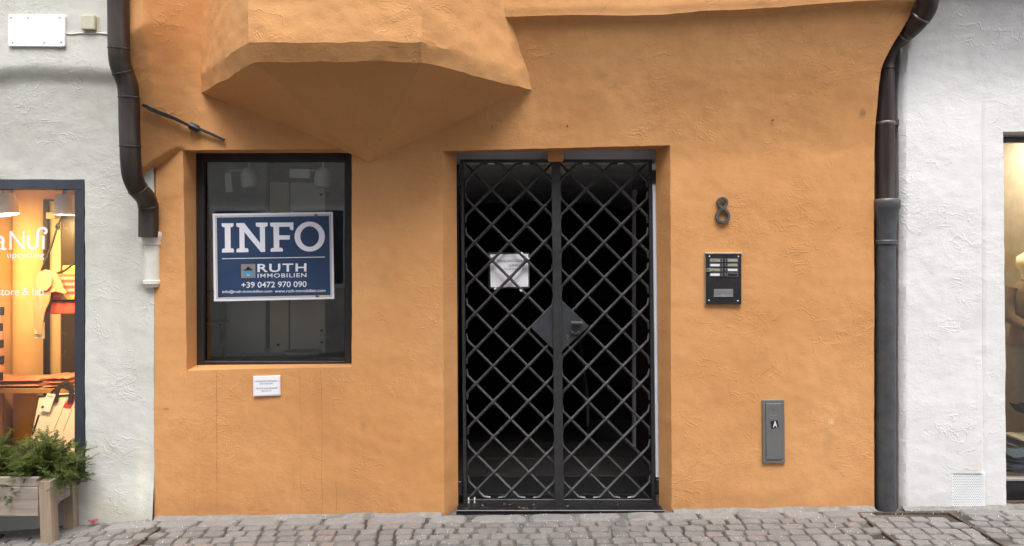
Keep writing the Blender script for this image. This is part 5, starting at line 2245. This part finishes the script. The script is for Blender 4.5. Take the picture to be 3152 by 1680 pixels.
def build_bags():
    # red striped shoulder bag hanging from a strap
    y = .46
    c = LC(520, 1090, y)
    t = thing('shoulder_bag', 'red and pink striped shoulder bag hanging from a black strap in the left shop', 'bag', (c.x, y, c.z))
    a, b = LC(380, 770, y), LC(640, 1085, y)
    mz = LC(0, 978, y).z
    MB().box(a.x, b.x, y, y + .10, b.z, mz - .004).build('lower_pocket', 'red_canvas', t, bevel=.012, seg=3)
    flap = MB().box(a.x, b.x, y - .012, y + .10, mz + .004, a.z).build('flap', 'red_canvas', t, bevel=.012, seg=3)
    for v in (792, 838, 884, 930):
        q0, q1 = LC(0, v, y).z, LC(0, v + 22, y).z
        MB().box(a.x + .006, b.x - .006, y - .0135, y - .0122, q1, q0).build('stripe', 'pale_stripe', flap)
    MB().box(a.x + .02, b.x, y - .006, y + .09, mz - .0038, mz + .0038).build('trim', 'black_web', t)
    q0, q1 = LC(494, 944, y), LC(590, 968, y)
    MB().box(q0.x, q1.x, y - .0165, y - .0137, q1.z, q0.z).build('label_patch', 'kraft_yellow', flap)
    q0, q1 = LC(372, 920, y), LC(418, 1060, y)
    m = MB().box(q0.x, q1.x, y - .032, y - .014, q1.z, q0.z)
    m.rot(((q0.x + q1.x) / 2, y, (q0.z + q1.z) / 2), 'Y', R(8))
    m.build('buckle', 'black_web', t, bevel=.004)
    P = [LC(320, 755, y + .02), LC(400, 560, y + .02), LC(446, 410, y + .02), LC(485, 315, y + .02)]
    top = Vector((P[-1].x + .03, y + .02, 2.168))
    MB().tube(P + [top], .007, 6).build('strap', 'black_web', t, smooth=60)
    q = LC(450, 402, y + .01)
    MB().tube([q + Vector((.012 * math.cos(k * .9), 0, .02 * math.sin(k * .9))) for k in range(7)], .006, 6, closed=True).build('strap_slider', 'black_web', t, smooth=60)
    P = [LC(440, 768, y + .02), LC(500, 745, y + .02), LC(545, 715, y + .02), LC(575, 690, y + .03)]
    MB().tube(curve_pts(P, 4), .008, 6).build('strap', 'black_web', t, smooth=60)
    # yellow parcel behind the bag
    q0, q1 = LC(470, 705, y), LC(640, 780, y)
    MB().box(q0.x, q1.x, y + .02, y + .09, q1.z - .02, q0.z).build('lining', 'kraft_yellow', t, bevel=.006)
    # peach scarf over the strap
    sc = thing('scarf', 'peach scarf draped over the striped bag in the left shop', 'scarf', tuple(LC(310, 1250, .42)))
    drape_poly('cloth', 'peach_cloth', [(318, 752), (345, 738), (400, 742), (440, 765), (465, 810), (495, 885), (524, 915), (500, 925), (440, 905), (392, 915), (372, 950), (375, 1000), (345, 1085), (330, 1140), (312, 1250), (270, 1190), (278, 1080), (265, 1000), (252, 985), (280, 940), (285, 860), (295, 790)], .41, sc, LC, .012)
    drape_poly('cloth', 'peach_cloth', [(330, 760), (380, 755), (410, 800), (400, 860), (360, 900), (310, 905), (315, 830)], .398, sc, LC, .010)
    q0, q1 = LC(260, 1150, .43), LC(340, 1277, .43)
    cd = thing('price_card', 'cream printed card hanging behind the peach scarf', 'card', ((q0.x + q1.x) / 2, .44, q1.z))
    MB().box(q0.x, q1.x, .440, .442, q1.z, q0.z).build('sheet', 'card', cd, bevel=.0006)
    m = MB()
    for k in range(5):
        e = LC(270 + k * 13, 1257, .4395)
        m.disc(e, .003, .4385, .4392, 8)
    e0, e1 = LC(268, 1243, .439), LC(330, 1248, .439)
    m.box(e0.x, e1.x, .4385, .4392, e1.z, e0.z)
    e0, e1 = LC(275, 1180, .439), LC(325, 1186, .439)
    m.box(e0.x, e1.x, .4385, .4392, e1.z, e0.z)
    m.build('print', 'ink', cd)
    MB().tube([LC(300, 1152, .441), LC(330, 1000, .445), LC(350, 800, .47)], .0012, 5).build('string', 'black_web', cd)

    # white tote standing under the shelf
    s = 2.29
    def TB(u, v, y):
        return W(u / s, 1080 + v / s, -y)
    y = .30
    zb = .18
    P = [TB(158, 360, y), TB(530, 345, y)]
    t = thing('tote_bag', 'white canvas tote bag with a red patch standing behind the conifer in the left shop', 'bag', ((P[0].x + P[1].x) / 2, y, zb))
    pts = [(P[0].x, P[0].z), (TB(270, 352, y).x, TB(270, 352, y).z), (TB(400, 347, y).x, TB(400, 347, y).z), (P[1].x, P[1].z), (P[1].x - .012, zb), (P[0].x + .012, zb)]
    body = MB().prism(pts, y, y + .09).build('body', 'white_canvas', t, bevel=.008, seg=2)
    e = [TB(158, 352, y), TB(290, 350, y), TB(415, 346, y), TB(530, 342, y)]
    MB().tube([v + Vector((0, -.001, 0)) for v in e], .006, 6, ref=(0, 1, 0)).build('rim', 'black_web', t, smooth=60)
    for (u0, v0, u1, v1) in ((368, 350, 318, 520), (418, 440, 385, 530)):
        MB().tube([TB(u0, v0, y - .002), TB(u1, v1 + 60, y - .002)], .0022, 5).build('seam', 'card', body)
    q = [TB(385, 358, y), TB(432, 356, y), TB(410, 436, y), TB(352, 426, y)]
    MB().prism([(v.x, v.z) for v in q], y - .004, y - .0005).build('red_patch', 'print_red', t)
    H = [TB(282, 395, y - .012), TB(284, 320, y - .012), TB(300, 280, y - .012), TB(335, 268, y - .012), TB(368, 280, y - .012), TB(388, 320, y - .012), TB(392, 395, y - .012)]
    m = MB().tube(curve_pts(H, 5), .017, 4, ref=(0, 1, 0))
    for v in m.v:
        v.y = (v.y - (y - .012)) * .25 + y - .012
    m.build('handle', 'black_web', t, smooth=60)
    H = [TB(250, 360, y + .1), TB(262, 310, y + .1), TB(330, 292, y + .1), TB(420, 330, y + .1), TB(440, 360, y + .1)]
    MB().tube(curve_pts(H, 5), .008, 6).build('handle', 'black_web', t, smooth=60)
    MB().tube([TB(186, 480, y - .003), TB(172, 610, y - .003)], .006, 6).build('zip', 'black_metal', t)
    for q in ([(214, 334), (276, 342), (258, 462), (178, 450)],):
        c4 = [TB(*z, y - .02) for z in q]
        tg = MB().prism([(v.x, v.z) for v in c4], y - .021, y - .0195).build('hang_tag', 'sign_white', t)
        m = MB()
        conv = lambda u, v: TB(u, v, y - .0222)
        text_into(m, 'THE PASSION', 214, 262, 348, 358, conv, .01, .12)
        m.disc(TB(200, 428, y - .0222), .010, y - .0226, y - .0222, 6)
        m.build('tag_print', 'ink', tg)
    # the tote leans back against the shelf
    for ch in list(t.children) + [g_ for c_ in t.children for g_ in c_.children]:
        oz = WORG[ch.name].z
        for v in ch.data.vertices:
            v.co.y += (oz + v.co.z - zb) * 0.34
    # dark blue striped garment at the very edge
    yy = .45
    g = thing('striped_garment', 'dark blue and rose striped cloth hanging at the left edge of the photo', 'garment', tuple(W(-20, 1170, -yy)))
    a, b = W(-60, 945, -yy), W(4, 1172, -yy)
    nb = 9
    for i in range(nb):
        z0, z1 = lerp(a.z, b.z, i / nb), lerp(a.z, b.z, (i + 1) / nb)
        MB().box(a.x, b.x - .004 * (i % 3), yy, yy + .03, z1 + .0003, z0 - .0003).build('stripe', 'navy_cloth' if i % 2 == 0 else 'pale_stripe', g, bevel=.002)
    MB().tube([(a.x + .05, yy + .015, a.z), (a.x + .05, yy + .015, 2.168)], .002, 5).build('hanging_cord', 'black_web', g)


build_bags()


# ------------------------------------------------------------------ planter with conifer, red leaf
def build_planter():
    x1 = -2.612
    x0 = -3.85
    yf, yb = -0.262, -0.016
    zg = gz(x1)
    t = thing('planter_trough', 'weathered grey wooden planter trough on legs before the left shop', 'planter', ((x0 + x1) / 2, (yf + yb) / 2, zg))
    def bx(name, mat, *a):
        return MB().box(*a).build(name, mat, t, bevel=.004, seg=2)
    ztop = 0.318
    for (ya, yc) in ((yf, yf + .060), (yb - .052, yb)):
        m = MB().box(x1 - .066, x1, ya, yc, zg - .012 if ya == yf else zg - .004, ztop - (.015 if ya == yf else .05))
        # legs spread a little towards the ground
        for v in m.v:
            if v.z < .1:
                v.x += .014
        m.build('leg', 'weathered_wood_upright', t, bevel=.004, seg=2)
    m = MB().box(-3.55, -3.48, yf, yf + .06, gz(-3.5) - .01, ztop - .015)
    m.build('leg', 'weathered_wood_upright', t, bevel=.004)
    bx('board', 'weathered_wood', x0, x1 - .068, yf + .006, yf + .030, ztop - .046, ztop + .004)
    bx('board', 'weathered_wood', x0, x1 - .068, yf + .004, yf + .028, ztop - .215, ztop - .049)
    # end boards
    bx('end_board', 'weathered_wood', x1 - .028, x1 - .004, yf + .062, yb - .054, ztop - .060, ztop - .002)
    bx('end_board', 'weathered_wood', x1 - .030, x1 - .006, yf + .062, yb - .054, ztop - .165, ztop - .063)
    bx('rear_board', 'weathered_wood', x0, x1 - .068, yb - .03, yb - .006, ztop - .215, ztop - .002)
    bx('floor_board', 'weathered_wood', x0, x1 - .068, yf + .030, yb - .031, ztop - .21, ztop - .19)
    m = MB()
    vs, fs = [], []
    n, mm = 40, 8
    for j in range(mm + 1):
        for i in range(n + 1):
            x, y = lerp(x0, x1 - .03, i / n), lerp(yf + .030, yb - .031, j / mm)
            vs.append((x, y, ztop - .055 + .012 * noise.noise((x * 14, y * 14, 0))))
    for j in range(mm):
        for i in range(n):
            fs.append((j * (n + 1) + i, j * (n + 1) + i + 1, (j + 1) * (n + 1) + i + 1, (j + 1) * (n + 1) + i))
    m.add(vs, fs)
    m.build('soil', 'soil', t, smooth=180)
    return ztop


PZ = build_planter()


def conifer(label, cx, cy, z0, rx, ry, rz_, n_br, seed):
    r = random.Random(seed)
    t = thing('conifer_shrub', label, 'shrub', (cx, cy, z0), 'conifers in the wooden planter')
    stems = MB()
    vs, fs, tone = [], [], []

    def needle(a, d, side, ln, w, tn):
        o = len(vs)
        e = a + d * ln
        vs.extend([a - side * w * .5, a + side * w * .5, a + d * ln * .6 + side * w * .4, e, a + d * ln * .6 - side * w * .4])
        fs.append((o, o + 1, o + 2, o + 3, o + 4))
        tone.append(tn)

    def spray(base, dirn, ln, tn):
        """flat feathery spray: an axis with side twigs, each set with scale leaves"""
        dirn = dirn.normalized()
        up = Vector((r.gauss(0, .5), r.gauss(0, .5) - .4, 1)).normalized()
        side = dirn.cross(up).normalized()
        nrm = side.cross(dirn)
        k = max(5, int(ln / .011))
        p = base.copy()
        d = dirn.copy()
        for i in range(k):
            u = i / k
            d = (d + Vector((0, 0, -.035)) + Vector((r.gauss(0, .05), r.gauss(0, .05), r.gauss(0, .05)))).normalized()
            p2 = p + d * (ln / k)
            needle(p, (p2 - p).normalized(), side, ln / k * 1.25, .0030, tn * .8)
            tl = ln * .36 * (1 - u * .75) * r.uniform(.6, 1.1)
            for s in (-1, 1):
                q = (d * .75 + side * s * .8 + nrm * r.gauss(0, .16)).normalized()
                kk = max(2, int(tl / .010))
                pp = p2.copy()
                for j in range(kk):
                    q2 = (q + d * .10 + Vector((0, 0, -.05)) + Vector((r.gauss(0, .07),) * 3)).normalized()
                    tt = clamp(tn + .25 * j / kk + r.gauss(0, .07))
                    needle(pp, q2, q2.cross(nrm).normalized(), tl / kk * 1.4, .0026, tt)
                    for s2 in (-1, 1):
                        needle(pp, (q2 * .8 + q2.cross(nrm).normalized() * s2 * .65).normalized(), nrm, .0085, .0021, clamp(tt + .08))
                    pp = pp + q2 * (tl / kk)
                    q = q2
            p = p2
    for b in range(n_br):
        az = r.uniform(0, 2 * math.pi)
        el = r.uniform(-.38, 1.25)
        d = Vector((math.cos(az) * math.cos(el) * rx, math.sin(az) * math.cos(el) * ry, math.sin(el) * rz_ + .02))
        L = r.uniform(.62, 1.05)
        root = Vector((cx + r.uniform(-.03, .03), cy + r.uniform(-.02, .02), z0 + .015))
        tip = root + d * L
        mid = root.lerp(tip, .5) + Vector((0, 0, .045))
        path = curve_pts([root, mid, tip], 4)
        stems.tube(path, [lerp(.006, .0015, i / (len(path) - 1)) for i in range(len(path))], 5, ref=(0, 1, 0))
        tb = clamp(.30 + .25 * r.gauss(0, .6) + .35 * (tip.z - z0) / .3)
        for s in range(17):
            u = r.uniform(.30, 1.0)
            q = path[min(len(path) - 1, int(u * (len(path) - 1)))] + Vector((r.gauss(0, .012), r.gauss(0, .012), r.gauss(0, .012)))
            dd = (tip - root).normalized() * .5 + Vector((r.gauss(0, .6), r.gauss(0, .6), r.gauss(.05, .45)))
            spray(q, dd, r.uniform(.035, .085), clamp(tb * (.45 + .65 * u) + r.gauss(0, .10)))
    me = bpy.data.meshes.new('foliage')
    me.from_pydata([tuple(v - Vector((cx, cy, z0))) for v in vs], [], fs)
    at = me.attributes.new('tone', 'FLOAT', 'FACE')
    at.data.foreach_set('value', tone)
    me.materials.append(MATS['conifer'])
    o = bpy.data.objects.new('foliage', me)
    COL.objects.link(o)
    o.parent = t
    stems.build('stem', 'bark', t, smooth=60)


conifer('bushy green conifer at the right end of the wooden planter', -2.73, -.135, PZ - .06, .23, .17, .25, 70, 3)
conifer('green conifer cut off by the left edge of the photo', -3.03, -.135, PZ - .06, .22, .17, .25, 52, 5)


def build_red_leaf():
    c = W(292, 1612, .03)
    z = gz(c.x)
    m = MB()
    n = 18
    rim = []
    r2 = random.Random(4)
    for k in range(n):
        a = 2 * math.pi * k / n
        q = .021 * (1 + .25 * math.sin(3 * a) + r2.uniform(-.12, .12))
        rim.append((c.x + q * math.cos(a), -.045 + .012 * math.sin(2 * a), z + .026 + q * .72 * math.sin(a)))
    vs = rim + [(c.x, -.068, z + .028)]
    m.add(vs, [(k, (k + 1) % n, n) for k in range(n)])
    m.tube([(c.x, -.066, z + .026), (c.x - .008, -.075, z + .008), (c.x - .012, -.085, z + .003)], .0015, 5)
    o = m.build('fallen_leaf', 'red_leaf', None, smooth=60)
    tag(o, 'crumpled red leaf lying at the foot of the left wall', 'leaf')


build_red_leaf()


# ------------------------------------------------------------------ the far side of the square, seen only mirrored in the panes
def gabled_house(label, x, y, w, h, roof, dep, mat='far_wall'):
    t = thing('gabled_house', label, 'house', (x, y, -.1), 'houses across the lane')
    yf = y + dep / 2
    MB().box(x - w / 2, x + w / 2, y - dep / 2, yf, -.6, h).build('wall', mat, t)
    m = MB()
    m.prism([(x - w / 2 - .3, h + .001), (x + w / 2 + .3, h + .001), (x, h + roof)], y - dep / 2 - .2, yf + .3)
    m.build('roof', 'far_roof', t)
    for fl in range(int(h // 2.8)):
        for k in (-.3, 0, .3):
            xx, zz = x + k * w, 1.0 + fl * 2.8
            f = MB().box(xx - .5, xx + .5, yf - .02, yf + .03, zz, zz + 1.4).build('window', 'sign_white', t)
            MB().box(xx - .42, xx + .42, yf + .031, yf + .036, zz + .08, zz + 1.32).build('pane', 'far_glass', f)


gabled_house('low gabled house across the lane, mirrored in the office window', -4.6, -9.6, 4.4, 6.4, 2.6, 5.0, 'far_wall_pale')
gabled_house('tall gabled house across the lane straight behind the viewer', 1.9, -9.6, 8.2, 8.6, 2.6, 5.0)
